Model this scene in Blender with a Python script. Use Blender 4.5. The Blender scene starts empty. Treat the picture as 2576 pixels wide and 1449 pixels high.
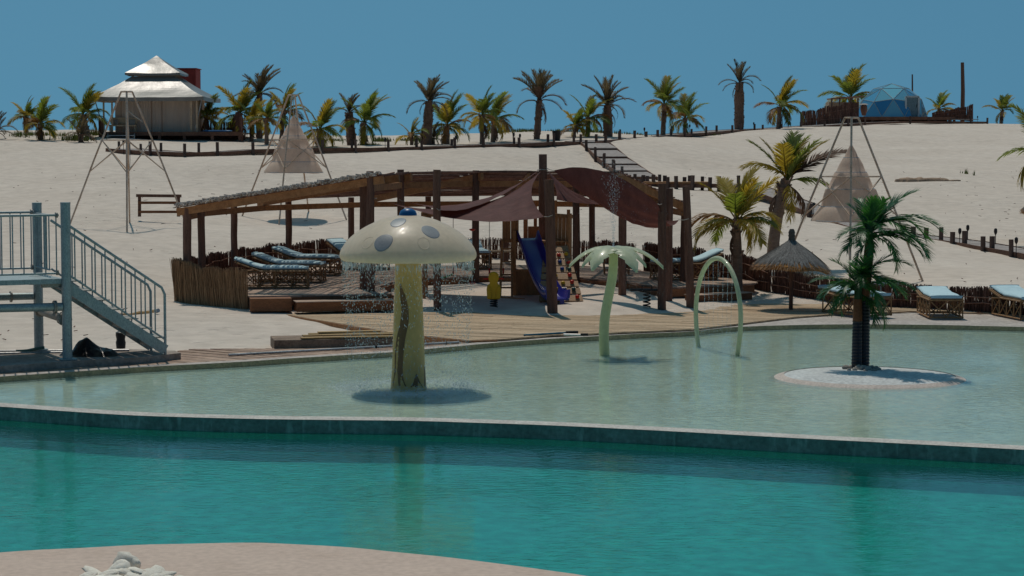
import bpy, math, random
import numpy as np
from mathutils import Vector, Matrix, Quaternion
R = math.radians
rng = random.Random(7)
SC = bpy.context.scene
COL = SC.collection

# ---------------------------------------------------------------- camera
# photograph grid used for measuring: 2576 x 1449; focal length 5300 of those units; eye 4.3 m above the paddling pool
FPX, CX, CY, CAMZ, HOR = 5300.0, 1288.0, 724.5, 4.3, 356.0
PITCH = math.atan((CY - HOR) / FPX)
cam = bpy.data.cameras.new('camera')
camo = bpy.data.objects.new('camera', cam)
COL.objects.link(camo)
camo.location = (0, 0, CAMZ)
camo.rotation_euler = (math.pi / 2 - PITCH, 0, 0)
cam.sensor_width = 36.0
cam.lens = 36.0 * FPX / 2576.0
cam.clip_start = 0.5
cam.clip_end = 20000
SC.camera = camo

# ---------------------------------------------------------------- sky, sun, exposure
SUN_EL, SUN_AZ = R(64), R(-14)          # azimuth measured from +Y (away from the camera), negative = left
W = bpy.data.worlds.new('World')
SC.world = W
W.use_nodes = True
nt = W.node_tree
for n in list(nt.nodes):
    nt.nodes.remove(n)
wo = nt.nodes.new('ShaderNodeOutputWorld')
bg = nt.nodes.new('ShaderNodeBackground')
sky = nt.nodes.new('ShaderNodeTexSky')
sky.sky_type = 'NISHITA'
sky.sun_disc = False
sky.sun_elevation = SUN_EL
sky.sun_rotation = SUN_AZ
sky.altitude = 900
sky.air_density = 1.0
sky.dust_density = 3.0
sky.ozone_density = 1.6
geo = nt.nodes.new('ShaderNodeNewGeometry')
vm = nt.nodes.new('ShaderNodeVectorMath'); vm.operation = 'MULTIPLY_ADD'
vm.inputs[1].default_value = (1, 1, 0.75)
vm.inputs[2].default_value = (0, 0, 0.3)
vn = nt.nodes.new('ShaderNodeVectorMath'); vn.operation = 'NORMALIZE'
tc = nt.nodes.new('ShaderNodeTexCoord')
nt.links.new(tc.outputs['Generated'], vm.inputs[0])
nt.links.new(vm.outputs[0], vn.inputs[0])
nt.links.new(vn.outputs[0], sky.inputs['Vector'])
tint = nt.nodes.new('ShaderNodeMix'); tint.data_type = 'RGBA'; tint.blend_type = 'MULTIPLY'
tint.inputs[0].default_value = 1.0
tint.inputs[7].default_value = (0.50, 1.03, 1.05, 1)
nt.links.new(sky.outputs[0], tint.inputs[6])
nt.links.new(tint.outputs[2], bg.inputs[0])
bg.inputs[1].default_value = 0.095
nt.links.new(bg.outputs[0], wo.inputs[0])

sl = bpy.data.lights.new('sun', 'SUN')
so = bpy.data.objects.new('sun', sl)
COL.objects.link(so)
sl.energy = 3.25
sl.angle = R(0.55)
sl.color = (1.0, 0.915, 0.815)
sdir = Vector((math.sin(SUN_AZ) * math.cos(SUN_EL), math.cos(SUN_AZ) * math.cos(SUN_EL), math.sin(SUN_EL)))
so.rotation_euler = sdir.to_track_quat('Z', 'Y').to_euler()
so.location = (0, 0, 60)

SC.view_settings.view_transform = 'Standard'
SC.view_settings.look = 'None'
SC.view_settings.gamma = 1.0
SC.view_settings.use_curve_mapping = False
SC.view_settings.exposure = -0.74
SC.render.engine = 'CYCLES'
SC.cycles.max_bounces = 8
SC.cycles.transparent_max_bounces = 16

# ---------------------------------------------------------------- measuring helpers
_cp, _sp = math.cos(PITCH), math.sin(PITCH)
def ray(x, y):
    dx, dy = (x - CX) / FPX, (CY - y) / FPX
    return Vector((dx, _cp + dy * _sp, -_sp + dy * _cp))
def at_z(x, y, z):
    d = ray(x, y); t = (z - CAMZ) / d.z
    return Vector((d.x * t, d.y * t, z))
def at_y(x, y, Y):
    d = ray(x, y); t = Y / d.y
    return Vector((d.x * t, Y, CAMZ + d.z * t))

# ---------------------------------------------------------------- mesh builder
class MB:
    def __init__(s):
        s.v = []; s.f = []
    def add(s, vs, fs):
        o = len(s.v)
        s.v.extend([tuple(p) for p in vs])
        s.f.extend([tuple(i + o for i in f) for f in fs])
        return s
    def box(s, c, size, rz=0, m=None):
        hx, hy, hz = size[0] / 2, size[1] / 2, size[2] / 2
        vs = [Vector((a * hx, b * hy, d * hz)) for d in (-1, 1) for a, b in ((-1, -1), (1, -1), (1, 1), (-1, 1))]
        if rz:
            q = Matrix.Rotation(rz, 3, 'Z'); vs = [q @ p for p in vs]
        if m:
            vs = [m @ p for p in vs]
        c = Vector(c)
        return s.add([p + c for p in vs], [(0, 3, 2, 1), (4, 5, 6, 7), (0, 1, 5, 4), (1, 2, 6, 5), (2, 3, 7, 6), (3, 0, 4, 7)])
    def bar(s, a, b, w, h=None, up=(0, 0, 1)):
        # rectangular bar from a to b, w across (horizontal), h along "up"
        a, b = Vector(a), Vector(b); h = h or w
        d = (b - a)
        if d.length < 1e-6: return s
        d.normalize(); u = Vector(up)
        if abs(d.dot(u)) > 0.98: u = Vector((0, 1, 0))
        sx = d.cross(u).normalized(); u = sx.cross(d).normalized()
        vs = []
        for p in (a, b):
            for i, j in ((-1, -1), (1, -1), (1, 1), (-1, 1)):
                vs.append(p + sx * (i * w / 2) + u * (j * h / 2))
        return s.add(vs, [(0, 1, 2, 3), (7, 6, 5, 4), (0, 4, 5, 1), (1, 5, 6, 2), (2, 6, 7, 3), (3, 7, 4, 0)])
    def tube(s, pts, rad, seg=8, cap=True, wob=0.0):
        pts = [Vector(p) for p in pts]; n = len(pts)
        if not hasattr(rad, '__len__'): rad = [rad] * n
        o = len(s.v); u = None
        for i, p in enumerate(pts):
            d = (pts[min(i + 1, n - 1)] - pts[max(i - 1, 0)]).normalized()
            if u is None:
                t = Vector((0, 0, 1)) if abs(d.z) < 0.9 else Vector((0, 1, 0))
                u = d.cross(t).normalized()
            u = (u - d * u.dot(d)).normalized(); w = d.cross(u)
            for k in range(seg):
                a = 2 * math.pi * k / seg
                r = rad[i] * (1 + (rng.uniform(-wob, wob) if wob else 0))
                s.v.append(tuple(p + u * (math.cos(a) * r) + w * (math.sin(a) * r)))
        for i in range(n - 1):
            for k in range(seg):
                k2 = (k + 1) % seg
                s.f.append((o + i * seg + k, o + i * seg + k2, o + (i + 1) * seg + k2, o + (i + 1) * seg + k))
        if cap:
            s.f.append(tuple(o + k for k in reversed(range(seg))))
            s.f.append(tuple(o + (n - 1) * seg + k for k in range(seg)))
        return s
    def lathe(s, prof, seg=32, c=(0, 0, 0), sx=1, sy=1):
        o = len(s.v); c = Vector(c); n = len(prof)
        for r, z in prof:
            for k in range(seg):
                a = 2 * math.pi * k / seg
                s.v.append((c.x + math.cos(a) * r * sx, c.y + math.sin(a) * r * sy, c.z + z))
        for i in range(n - 1):
            for k in range(seg):
                k2 = (k + 1) % seg
                s.f.append((o + i * seg + k, o + i * seg + k2, o + (i + 1) * seg + k2, o + (i + 1) * seg + k))
        s.f.append(tuple(o + k for k in reversed(range(seg))))
        s.f.append(tuple(o + (n - 1) * seg + k for k in range(seg)))
        return s
    def prism(s, poly, z0, z1):
        # poly: list of (x, y) counter-clockwise; vertical prism
        n = len(poly)
        vs = [(p[0], p[1], z0) for p in poly] + [(p[0], p[1], z1) for p in poly]
        fs = [tuple(reversed(range(n))), tuple(range(n, 2 * n))]
        for i in range(n):
            j = (i + 1) % n; fs.append((i, j, n + j, n + i))
        return s.add(vs, fs)
    def strip(s, A, B):
        # ruled sheet between two point rows
        n = len(A); vs = list(A) + list(B)
        return s.add(vs, [(i, i + 1, n + i + 1, n + i) for i in range(n - 1)])
    def mesh(s, name, smooth=False):
        me = bpy.data.meshes.new(name)
        me.from_pydata(s.v, [], s.f)
        me.update()
        if smooth:
            me.polygons.foreach_set('use_smooth', [True] * len(me.polygons))
        return me
    def build(s, name, mat, parent=None, smooth=False, world=True, loc=None):
        me = s.mesh(name, smooth)
        me.materials.append(mat)
        return link(name, me, parent, world, loc)

def link(name, me, parent=None, world=True, loc=None):
    o = bpy.data.objects.new(name, me)
    COL.objects.link(o)
    if parent is not None:
        o.parent = parent
        if world:
            o.location = -wloc(parent)
    if loc is not None:
        o.location = loc
    return o
def wloc(o):
    p = Vector(o.location)
    while o.parent is not None:
        o = o.parent; p = p + Vector(o.location)
    return p
def tag(o, label=None, cat=None, group=None, kind=None):
    if label: o['label'] = label
    if cat: o['category'] = cat
    if group: o['group'] = group
    if kind: o['kind'] = kind
    return o
def empty(name, loc, label=None, cat=None, group=None, rz=0, kind=None):
    o = bpy.data.objects.new(name, None)
    o.empty_display_size = 0.2
    COL.objects.link(o)
    o.location = loc; o.rotation_euler = (0, 0, rz)
    return tag(o, label, cat, group, kind)
def copy_tree(o, parent=None):
    c = o.copy(); COL.objects.link(c)
    if parent is not None: c.parent = parent
    for ch in list(o.children):
        copy_tree(ch, c)
    return c
def bevel(o, w=0.01, seg=2):
    m = o.modifiers.new('bevel', 'BEVEL'); m.width = w; m.segments = seg; m.limit_method = 'ANGLE'
    return o
def autosmooth(o, ang=40):
    me = o.data
    me.polygons.foreach_set('use_smooth', [True] * len(me.polygons))
    try:
        me.set_sharp_from_angle(angle=R(ang))
    except Exception:
        pass
    return o

# ---------------------------------------------------------------- materials
MATS = {}
def mat(name, c1, c2=None, rough=0.7, scale=4.0, stretch=(1, 1, 1), bump=0.0, bscale=None, spec=0.3, metal=0.0,
        rnd=0.0, fine=0.25, coat=0.0, trans=None, contrast=0.5, c3=None, isl=0.0):
    if name in MATS: return MATS[name]
    m = bpy.data.materials.new(name); m.use_nodes = True
    t = m.node_tree; N = t.nodes; L = t.links
    b = N['Principled BSDF']
    c2 = c2 or tuple(x * 0.8 for x in c1)
    co = N.new('ShaderNodeTexCoord'); mp = N.new('ShaderNodeMapping')
    mp.inputs['Scale'].default_value = stretch
    L.new(co.outputs['Object'], mp.inputs[0])
    n1 = N.new('ShaderNodeTexNoise'); n1.inputs['Scale'].default_value = scale; n1.inputs['Detail'].default_value = 6
    n1.inputs['Roughness'].default_value = 0.62
    L.new(mp.outputs[0], n1.inputs[0])
    rp = N.new('ShaderNodeValToRGB')
    rp.color_ramp.elements[0].position = 0.5 - contrast / 2 * 0.6; rp.color_ramp.elements[1].position = 0.5 + contrast / 2 * 0.6
    rp.color_ramp.elements[0].color = (*c2, 1); rp.color_ramp.elements[1].color = (*c1, 1)
    if c3:
        e = rp.color_ramp.elements.new(0.5); e.color = (*c3, 1)
    L.new(n1.outputs[0], rp.inputs[0])
    col = rp.outputs[0]
    if fine:
        n2 = N.new('ShaderNodeTexNoise'); n2.inputs['Scale'].default_value = scale * 9; n2.inputs['Detail'].default_value = 3
        L.new(mp.outputs[0], n2.inputs[0])
        mr = N.new('ShaderNodeMapRange'); mr.inputs[1].default_value = 0.3; mr.inputs[2].default_value = 0.7
        mr.inputs[3].default_value = 1 - fine; mr.inputs[4].default_value = 1 + fine
        L.new(n2.outputs[0], mr.inputs[0])
        mx = N.new('ShaderNodeMix'); mx.data_type = 'RGBA'; mx.blend_type = 'MULTIPLY'; mx.inputs[0].default_value = 1
        L.new(col, mx.inputs[6]); L.new(mr.outputs[0], mx.inputs[7]); col = mx.outputs[2]
    if rnd:
        oi = N.new('ShaderNodeObjectInfo')
        mr = N.new('ShaderNodeMapRange'); mr.inputs[3].default_value = 1 - rnd; mr.inputs[4].default_value = 1 + rnd
        L.new(oi.outputs['Random'], mr.inputs[0])
        mx = N.new('ShaderNodeMix'); mx.data_type = 'RGBA'; mx.blend_type = 'MULTIPLY'; mx.inputs[0].default_value = 1
        L.new(col, mx.inputs[6]); L.new(mr.outputs[0], mx.inputs[7]); col = mx.outputs[2]
    if isl:
        gi = N.new('ShaderNodeNewGeometry')
        mr = N.new('ShaderNodeMapRange'); mr.inputs[3].default_value = 1 - isl; mr.inputs[4].default_value = 1 + isl
        L.new(gi.outputs['Random Per Island'], mr.inputs[0])
        mx = N.new('ShaderNodeMix'); mx.data_type = 'RGBA'; mx.blend_type = 'MULTIPLY'; mx.inputs[0].default_value = 1
        L.new(col, mx.inputs[6]); L.new(mr.outputs[0], mx.inputs[7]); col = mx.outputs[2]
    L.new(col, b.inputs['Base Color'])
    b.inputs['Roughness'].default_value = rough
    b.inputs['Specular IOR Level'].default_value = spec
    b.inputs['Metallic'].default_value = metal
    if coat:
        b.inputs['Coat Weight'].default_value = coat; b.inputs['Coat Roughness'].default_value = 0.08
    if bump:
        n3 = N.new('ShaderNodeTexNoise'); n3.inputs['Scale'].default_value = bscale or scale * 6; n3.inputs['Detail'].default_value = 4
        L.new(mp.outputs[0], n3.inputs[0])
        bp = N.new('ShaderNodeBump'); bp.inputs['Strength'].default_value = 1.0; bp.inputs['Distance'].default_value = bump
        L.new(n3.outputs[0], bp.inputs['Height']); L.new(bp.outputs[0], b.inputs['Normal'])
    if trans:
        # thin leaf or cloth: part of the light passes through
        tr = N.new('ShaderNodeBsdfTranslucent')
        tm = N.new('ShaderNodeMix'); tm.data_type = 'RGBA'; tm.blend_type = 'MULTIPLY'; tm.inputs[0].default_value = 1
        L.new(col, tm.inputs[6]); tm.inputs[7].default_value = (*trans[1], 1)
        L.new(tm.outputs[2], tr.inputs[0])
        ms = N.new('ShaderNodeMixShader'); ms.inputs[0].default_value = trans[0]
        L.new(b.outputs[0], ms.inputs[1]); L.new(tr.outputs[0], ms.inputs[2])
        L.new(ms.outputs[0], N['Material Output'].inputs[0])
    MATS[name] = m
    return m

POST = mat('dark_post_wood', (0.205, 0.108, 0.075), (0.12, 0.062, 0.043), 0.85, 3, (5, 5, 0.6), bump=0.006, rnd=0.25)
BEAM = mat('red_brown_beam_wood', (0.46, 0.225, 0.095), (0.31, 0.14, 0.06), 0.75, 2.5, (3, 3, 3), bump=0.003, rnd=0.15)
REED = mat('roof_reed', (0.36, 0.20, 0.14), (0.19, 0.10, 0.07), 0.9, 5, rnd=0.1, isl=0.35)
REEDTIP = mat('grey_reed_ends', (0.74, 0.66, 0.58), (0.42, 0.35, 0.30), 0.9, 9, isl=0.3)
FENCE = mat('brown_brushwood', (0.21, 0.105, 0.075), (0.10, 0.05, 0.037), 0.92, 7, (4, 4, 0.5), contrast=0.8, isl=0.45)
STRAW = mat('straw_brushwood', (0.42, 0.26, 0.14), (0.24, 0.135, 0.07), 0.9, 6, (6, 6, 0.4), contrast=0.8, isl=0.35)
DECK = mat('sun_bleached_deck_wood', (0.58, 0.43, 0.28), (0.45, 0.31, 0.19), 0.8, 1.3, (1.0, 4, 4), bump=0.002, rnd=0.1, isl=0.16)
DECK2 = mat('pergola_deck_wood', (0.52, 0.38, 0.29), (0.36, 0.25, 0.185), 0.8, 1.5, (1, 4, 4), bump=0.002, rnd=0.1, isl=0.22)
STEPW = mat('red_brown_step_wood', (0.27, 0.115, 0.05), (0.17, 0.07, 0.032), 0.7, 2, (1, 3, 4), bump=0.002, rnd=0.12)
WALKW = mat('grey_boardwalk_wood', (0.40, 0.35, 0.32), (0.26, 0.22, 0.2), 0.85, 2, (3, 3, 3), rnd=0.18)
BAMBOO = mat('bamboo_cane', (0.34, 0.19, 0.085), (0.21, 0.11, 0.048), 0.6, 5, (3, 3, 1), rnd=0.15)
CUSH = mat('pale_blue_cushion', (0.55, 0.72, 0.76), (0.47, 0.64, 0.69), 0.85, 3, bump=0.01, bscale=6, fine=0.06)
GALV = mat('galvanised_steel', (0.36, 0.415, 0.415), (0.24, 0.29, 0.30), 0.5, 3, (2, 2, 1), metal=0.35, bump=0.001, contrast=0.8, spec=0.5)
RUSTG = mat('rusty_galvanised_steel', (0.36, 0.28, 0.22), (0.25, 0.28, 0.28), 0.6, 3, metal=0.3, contrast=0.9)
CONC = mat('pale_concrete', (0.50, 0.445, 0.40), (0.40, 0.35, 0.31), 0.9, 1.6, bump=0.004, bscale=30)
CONCB = mat('brown_concrete', (0.30, 0.215, 0.155), (0.2, 0.14, 0.1), 0.9, 2.5, bump=0.004)
ALU = mat('grey_pipe', (0.5, 0.5, 0.5), (0.36, 0.36, 0.36), 0.4, 3, metal=0.5)
ROPE = mat('pale_rope', (0.5, 0.46, 0.4), (0.36, 0.32, 0.28), 0.9, 20)
BLACKP = mat('black_plastic', (0.018, 0.018, 0.02), (0.01, 0.01, 0.011), 0.45, 3)

# ================================================================ TERRAIN
from mathutils import noise as mnoise
CP = []          # (X, Y, z) points the sand passes through
def cpx(x, y, Y):
    p = at_y(x, y, Y); CP.append((p.x, p.y, p.z))
NEAR = [(-16, 40.5, .1), (-14, 41, .12), (-11, 42.5, .12), (-9, 43, .12), (-7, 43.5, .1), (-5, 43, .05), (-2.5, 43, -.02), (0, 42, -.05), (3, 44, -.05),
        (6, 46, -.04), (10, 47.5, -.02), (14, 47.5, -.02), (18, 47.5, 0), (-18, 46, .25), (-14, 46, .2), (-10, 47, .22), (-7.5, 48, .24), (-6.4, 50.2, .2),
        (-5, 47, .14), (-4, 48.5, .06), (-2, 46, 0), (-2, 50, .05), (0, 48, .0), (0, 50, .1), (3, 50, .1), (-5.5, 51.5, .2),
        (-2.5, 52.5, .27), (0, 52.3, .27), (3, 52.3, .27), (0, 55, .32), (2, 55.5, .35), (-1, 57.5, .38), (1.7, 57, .38), (-2.7, 55.5, .34), (4.5, 52.5, .2),
        (5, 50, .03), (6, 52.5, .06), (8, 51, .03), (10, 50.5, .03), (12, 49.5, .03), (14, 48.5, .03),
        (-8.7, 53, .3), (-9.5, 55, .42), (-9, 58, .55), (-8.2, 61, .65), (-6, 64.6, .72), (-3, 65.8, .75), (0, 65.8, .75), (2.7, 65, .7), (4.8, 60, .5),
        (6.4, 57.6, .34), (7.2, 56.6, .27), (8.7, 54.6, .22), (10.4, 53.1, .2), (12, 51.5, .2), (13.7, 50.2, .2), (18, 49, .2),
        (-6, 56, .25), (-5, 59, .3), (0, 61, .35), (4, 56.5, .25), (-7.5, 54.5, .25)]
CP += NEAR
for a in [(317, 585, 68), (80, 600, 67), (-150, 600, 68), (730, 556, 76), (1000, 540, 78), (1300, 538, 78), (1500, 540, 77), (1800, 560, 72), (1980, 610, 68),
          (0, 540, 75), (-200, 540, 77), (400, 480, 83), (800, 470, 86), (1300, 452, 92), (1480, 440, 96), (0, 460, 88),
          (-200, 400, 100), (0, 388, 102), (280, 385, 103), (465, 394, 100), (640, 394, 100), (800, 390, 102), (1000, 383, 104), (1300, 376, 108), (1480, 367, 115),
          (1560, 352, 124), (1700, 346, 137), (1900, 335, 155), (2100, 320, 178), (2300, 315, 186), (2576, 318, 186), (2800, 320, 186),
          (1620, 425, 110), (1800, 420, 115), (2000, 430, 115), (2200, 450, 105), (2400, 452, 105), (2576, 455, 105), (2750, 455, 105),
          (2300, 380, 140), (2576, 380, 140), (2000, 372, 140), (2800, 380, 140),
          (1640, 472, 97), (1800, 480, 95), (1990, 525, 88), (2240, 592, 79), (2400, 610, 75), (2560, 645, 70), (2700, 665, 67),
          (2137, 736, 55.5), (2300, 700, 58),
          (370, 352, 117), (560, 360, 116), (100, 354, 112), (-200, 350, 112), (0, 330, 128), (200, 330, 130), (-250, 330, 130), (560, 338, 130),
          (850, 362, 117), (1000, 352, 126), (850, 349, 126), (1100, 349, 128), (1210, 365, 117), (1300, 331, 136), (1450, 334, 138), (1560, 338, 138), (1650, 342, 146),
          (1800, 336, 160), (1900, 328, 170), (2000, 322, 182), (2150, 312, 200), (2400, 312, 202), (2600, 316, 200), (2800, 318, 200)]:
    cpx(*a)
for X in (-75, -45, -22, 0, 22, 45, 75, 100):
    CP.append((X, 170 if X < 8 else 235, 1.5)); CP.append((X, 260, -1.0)); CP.append((X, 300, -1.2))
CP += [(-40, 80, 2.2), (-40, 55, .5), (40, 60, .5), (45, 100, 2.2), (-45, 110, 4.0), (70, 150, 4), (70, 190, 6)]
_P = np.array(CP, float); _S = 14.0
_q = _P[:, :2] / _S
def _phi(r2):
    return np.where(r2 > 1e-12, 0.5 * r2 * np.log(np.maximum(r2, 1e-12)), 0.0)
_n = len(_q)
_r2 = ((_q[:, None, :] - _q[None, :, :]) ** 2).sum(2)
_A = np.zeros((_n + 3, _n + 3)); _A[:_n, :_n] = _phi(_r2) + np.eye(_n) * 0.004
_A[:_n, _n] = 1; _A[:_n, _n + 1:] = _q; _A[_n, :_n] = 1; _A[_n + 1:, :_n] = _q.T
_w = np.linalg.solve(_A, np.concatenate([_P[:, 2], np.zeros(3)]))
def sand_z(X, Y):
    q = np.stack([np.asarray(X, float) / _S, np.asarray(Y, float) / _S], -1)
    sh = q.shape[:-1]; q = q.reshape(-1, 2)
    r2 = ((q[:, None, :] - _q[None, :, :]) ** 2).sum(2)
    z = _phi(r2) @ _w[:_n] + _w[_n] + q @ _w[_n + 1:]
    return z.reshape(sh)
def gz(X, Y):
    return float(sand_z(np.array([X]), np.array([Y]))[0])
def ground(x, Y):
    # a point on the sand at picture column x, distance Y
    X = (x - CX) / FPX * Y * (1.0)
    d = ray(x, 500); X = d.x / d.y * Y
    return Vector((X, Y, gz(X, Y)))

# ---- pool outlines
WLpx = [(-500, 1000), (-200, 977), (0, 962), (174, 950), (347, 938), (600, 924), (729, 915), (872, 906), (984, 899), (1071, 891), (1179, 881), (1265, 873), (1390, 864),
        (1510, 857), (1640, 850), (1735, 846), (1790, 840), (1851, 834), (2000, 829), (2165, 827), (2375, 829), (2576, 834), (2900, 845), (3300, 865)]
def spline(P, n=6):
    out = []
    for i in range(len(P) - 1):
        p0 = P[max(i - 1, 0)]; p1 = P[i]; p2 = P[i + 1]; p3 = P[min(i + 2, len(P) - 1)]
        for k in range(n):
            t = k / n
            out.append(tuple(0.5 * ((2 * p1[j]) + (-p0[j] + p2[j]) * t + (2 * p0[j] - 5 * p1[j] + 4 * p2[j] - p3[j]) * t * t + (-p0[j] + 3 * p1[j] - 3 * p2[j] + p3[j]) * t ** 3) for j in range(len(p1))))
    out.append(tuple(P[-1]))
    return out
WL = [at_z(x, y, 0.0) for x, y in spline(WLpx, 4)]
FWpx = [(-500, 985), (-200, 1000), (0, 1013), (174, 1025), (347, 1036), (521, 1042), (694, 1046), (872, 1048), (1046, 1050), (1219, 1055), (1393, 1061), (1566, 1069),
        (1744, 1078), (2000, 1092), (2300, 1107), (2576, 1121), (2900, 1140), (3300, 1166)]
FW = [at_z(x, y, 0.05) for x, y in spline(FWpx, 4)]
NEpx = [(-700, 1430), (-300, 1404), (0, 1386), (200, 1375), (380, 1366), (520, 1362), (700, 1364), (850, 1371), (1000, 1384), (1200, 1406), (1400, 1433), (1520, 1451), (1800, 1505), (2200, 1600), (2700, 1760)]
NE = [at_z(x, y, 0.0) for x, y in spline(NEpx, 4)]
def ycurb(X):
    best = WL[0].y
    for a, b in zip(WL, WL[1:]):
        if a.x <= X <= b.x:
            return a.y + (b.y - a.y) * (X - a.x) / (b.x - a.x)
    return WL[0].y if X < WL[0].x else WL[-1].y

# ---- sand sheet
xs = np.concatenate([[-3000, -900, -300, -140], np.arange(-80, -24, 1.5), np.arange(-24, 30, 0.35), np.arange(30, 96, 1.5), [140, 300, 900, 3000]])
ys = [38.0]
while ys[-1] < 300:
    ys.append(ys[-1] + (0.28 if ys[-1] < 62 else 0.28 + (ys[-1] - 62) * 0.008))
ys = np.concatenate([ys, [340, 420, 600, 1000, 2500, 9000]])
GX, GY = np.meshgrid(xs, ys)
GZ = sand_z(np.clip(GX, -80, 96), np.clip(GY, 38, 300))
far = np.clip((np.abs(GX - 8) - 80) / 60, 0, 1)
GZ = GZ * (1 - far) + far * np.clip(GZ, -1.3, 1.2)
GZ = np.where(GY > 305, -1.3, GZ)
for j in range(GX.shape[0]):
    for i in range(GX.shape[1]):
        X, Y = GX[j, i], GY[j, i]
        if -80 < X < 96 and Y < 300:
            v = Vector((X * .35, Y * .35, 0)); k = min(1, max(0, (Y - 40) / 25))
            GZ[j, i] += 0.05 * mnoise.noise(v) * (0.3 + k) + 0.022 * mnoise.noise(v * 3.7) + 0.10 * k * mnoise.noise(v * 0.27)
        if Y < ycurb(X) + 0.18: GZ[j, i] = min(GZ[j, i], -1.4)
nx = GX.shape[1]
sv = np.stack([GX, GY, GZ], -1).reshape(-1, 3)
sf = []
for j in range(GX.shape[0] - 1):
    for i in range(nx - 1):
        a = j * nx + i
        sf.append((a, a + 1, a + nx + 1, a + nx))
SAND = mat('pale_dune_sand', (0.68, 0.59, 0.505), (0.575, 0.485, 0.405), 0.95, 0.22, bump=0.02, bscale=2.2, spec=0.1, fine=0.09, contrast=0.9)
def sand_detail():
    t = SAND.node_tree; N = t.nodes; L = t.links; b = N['Principled BSDF']
    co = [n for n in N if n.type == 'TEX_COORD'][0]
    # wind ripples and trodden hollows, plus scattered dark flecks of dry debris
    w = N.new('ShaderNodeTexNoise'); w.inputs['Scale'].default_value = 7.0; w.inputs['Detail'].default_value = 5; w.inputs['Roughness'].default_value = 0.7
    mp = N.new('ShaderNodeMapping'); mp.inputs['Scale'].default_value = (0.55, 1.3, 1)
    L.new(co.outputs['Object'], mp.inputs[0]); L.new(mp.outputs[0], w.inputs[0])
    bp2 = N.new('ShaderNodeBump')
    pm = N.new('ShaderNodeTexNoise'); pm.inputs['Scale'].default_value = 0.11; pm.inputs['Detail'].default_value = 3; L.new(co.outputs['Object'], pm.inputs[0])
    pr = N.new('ShaderNodeMapRange'); pr.inputs[1].default_value = 0.4; pr.inputs[2].default_value = 0.62; pr.inputs[3].default_value = 0.008; pr.inputs[4].default_value = 0.06
    L.new(pm.outputs[0], pr.inputs[0]); L.new(pr.outputs[0], bp2.inputs['Distance'])       # trodden patches are rougher than wind-smoothed ones
    old = b.inputs['Normal'].links[0].from_socket
    L.new(w.outputs[0], bp2.inputs['Height']); L.new(old, bp2.inputs['Normal']); L.new(bp2.outputs[0], b.inputs['Normal'])
    vo = N.new('ShaderNodeTexVoronoi'); vo.inputs['Scale'].default_value = 1.9; L.new(co.outputs['Object'], vo.inputs['Vector'])
    vr = N.new('ShaderNodeMapRange'); vr.interpolation_type = 'SMOOTHSTEP'; vr.inputs[1].default_value = 0.08; vr.inputs[2].default_value = 0.30; L.new(vo.outputs['Distance'], vr.inputs[0])
    bp3 = N.new('ShaderNodeBump'); pr2 = N.new('ShaderNodeMath'); pr2.operation = 'MULTIPLY'; pr2.inputs[1].default_value = 0.9
    L.new(pr.outputs[0], pr2.inputs[0]); L.new(pr2.outputs[0], bp3.inputs['Distance']); L.new(vr.outputs[0], bp3.inputs['Height']); L.new(bp2.outputs[0], bp3.inputs['Normal']); L.new(bp3.outputs[0], b.inputs['Normal'])   # footprints
    v = N.new('ShaderNodeTexNoise'); v.inputs['Scale'].default_value = 5.5; v.inputs['Detail'].default_value = 2
    mp3 = N.new('ShaderNodeMapping'); mp3.inputs['Scale'].default_value = (0.5, 0.8, 1); L.new(co.outputs['Object'], mp3.inputs[0])
    L.new(mp3.outputs[0], v.inputs[0])
    mr = N.new('ShaderNodeMapRange'); mr.inputs[1].default_value = 0.70; mr.inputs[2].default_value = 0.78; mr.inputs[3].default_value = 0; mr.inputs[4].default_value = 0.55
    L.new(v.outputs[0], mr.inputs[0])
    mx = N.new('ShaderNodeMix'); mx.data_type = 'RGBA'
    src = b.inputs['Base Color'].links[0].from_socket
    L.new(mr.outputs[0], mx.inputs[0]); L.new(src, mx.inputs[6]); mx.inputs[7].default_value = (0.24, 0.17, 0.12, 1)
    m4 = N.new('ShaderNodeMapRange'); m4.inputs[1].default_value = 0.3; m4.inputs[2].default_value = 0.7; m4.inputs[3].default_value = 0.94; m4.inputs[4].default_value = 1.05
    L.new(w.outputs[0], m4.inputs[0])
    mm = N.new('ShaderNodeMix'); mm.data_type = 'RGBA'; mm.blend_type = 'MULTIPLY'; mm.inputs[0].default_value = 1
    L.new(mx.outputs[2], mm.inputs[6]); L.new(m4.outputs[0], mm.inputs[7]); L.new(mm.outputs[2], b.inputs['Base Color'])
sand_detail()
m = MB(); m.v = [tuple(p) for p in sv]; m.f = sf
sand = m.build('sand', SAND, smooth=True); tag(sand, kind='structure')

# ---- ground under the camera and round the pools
m = MB()
m.prism([(-60, -30), (60, -30), (60, 46), (-60, 37)], -2.0, -1.6)
tag(m.build('ground', CONC), kind='structure')

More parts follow.
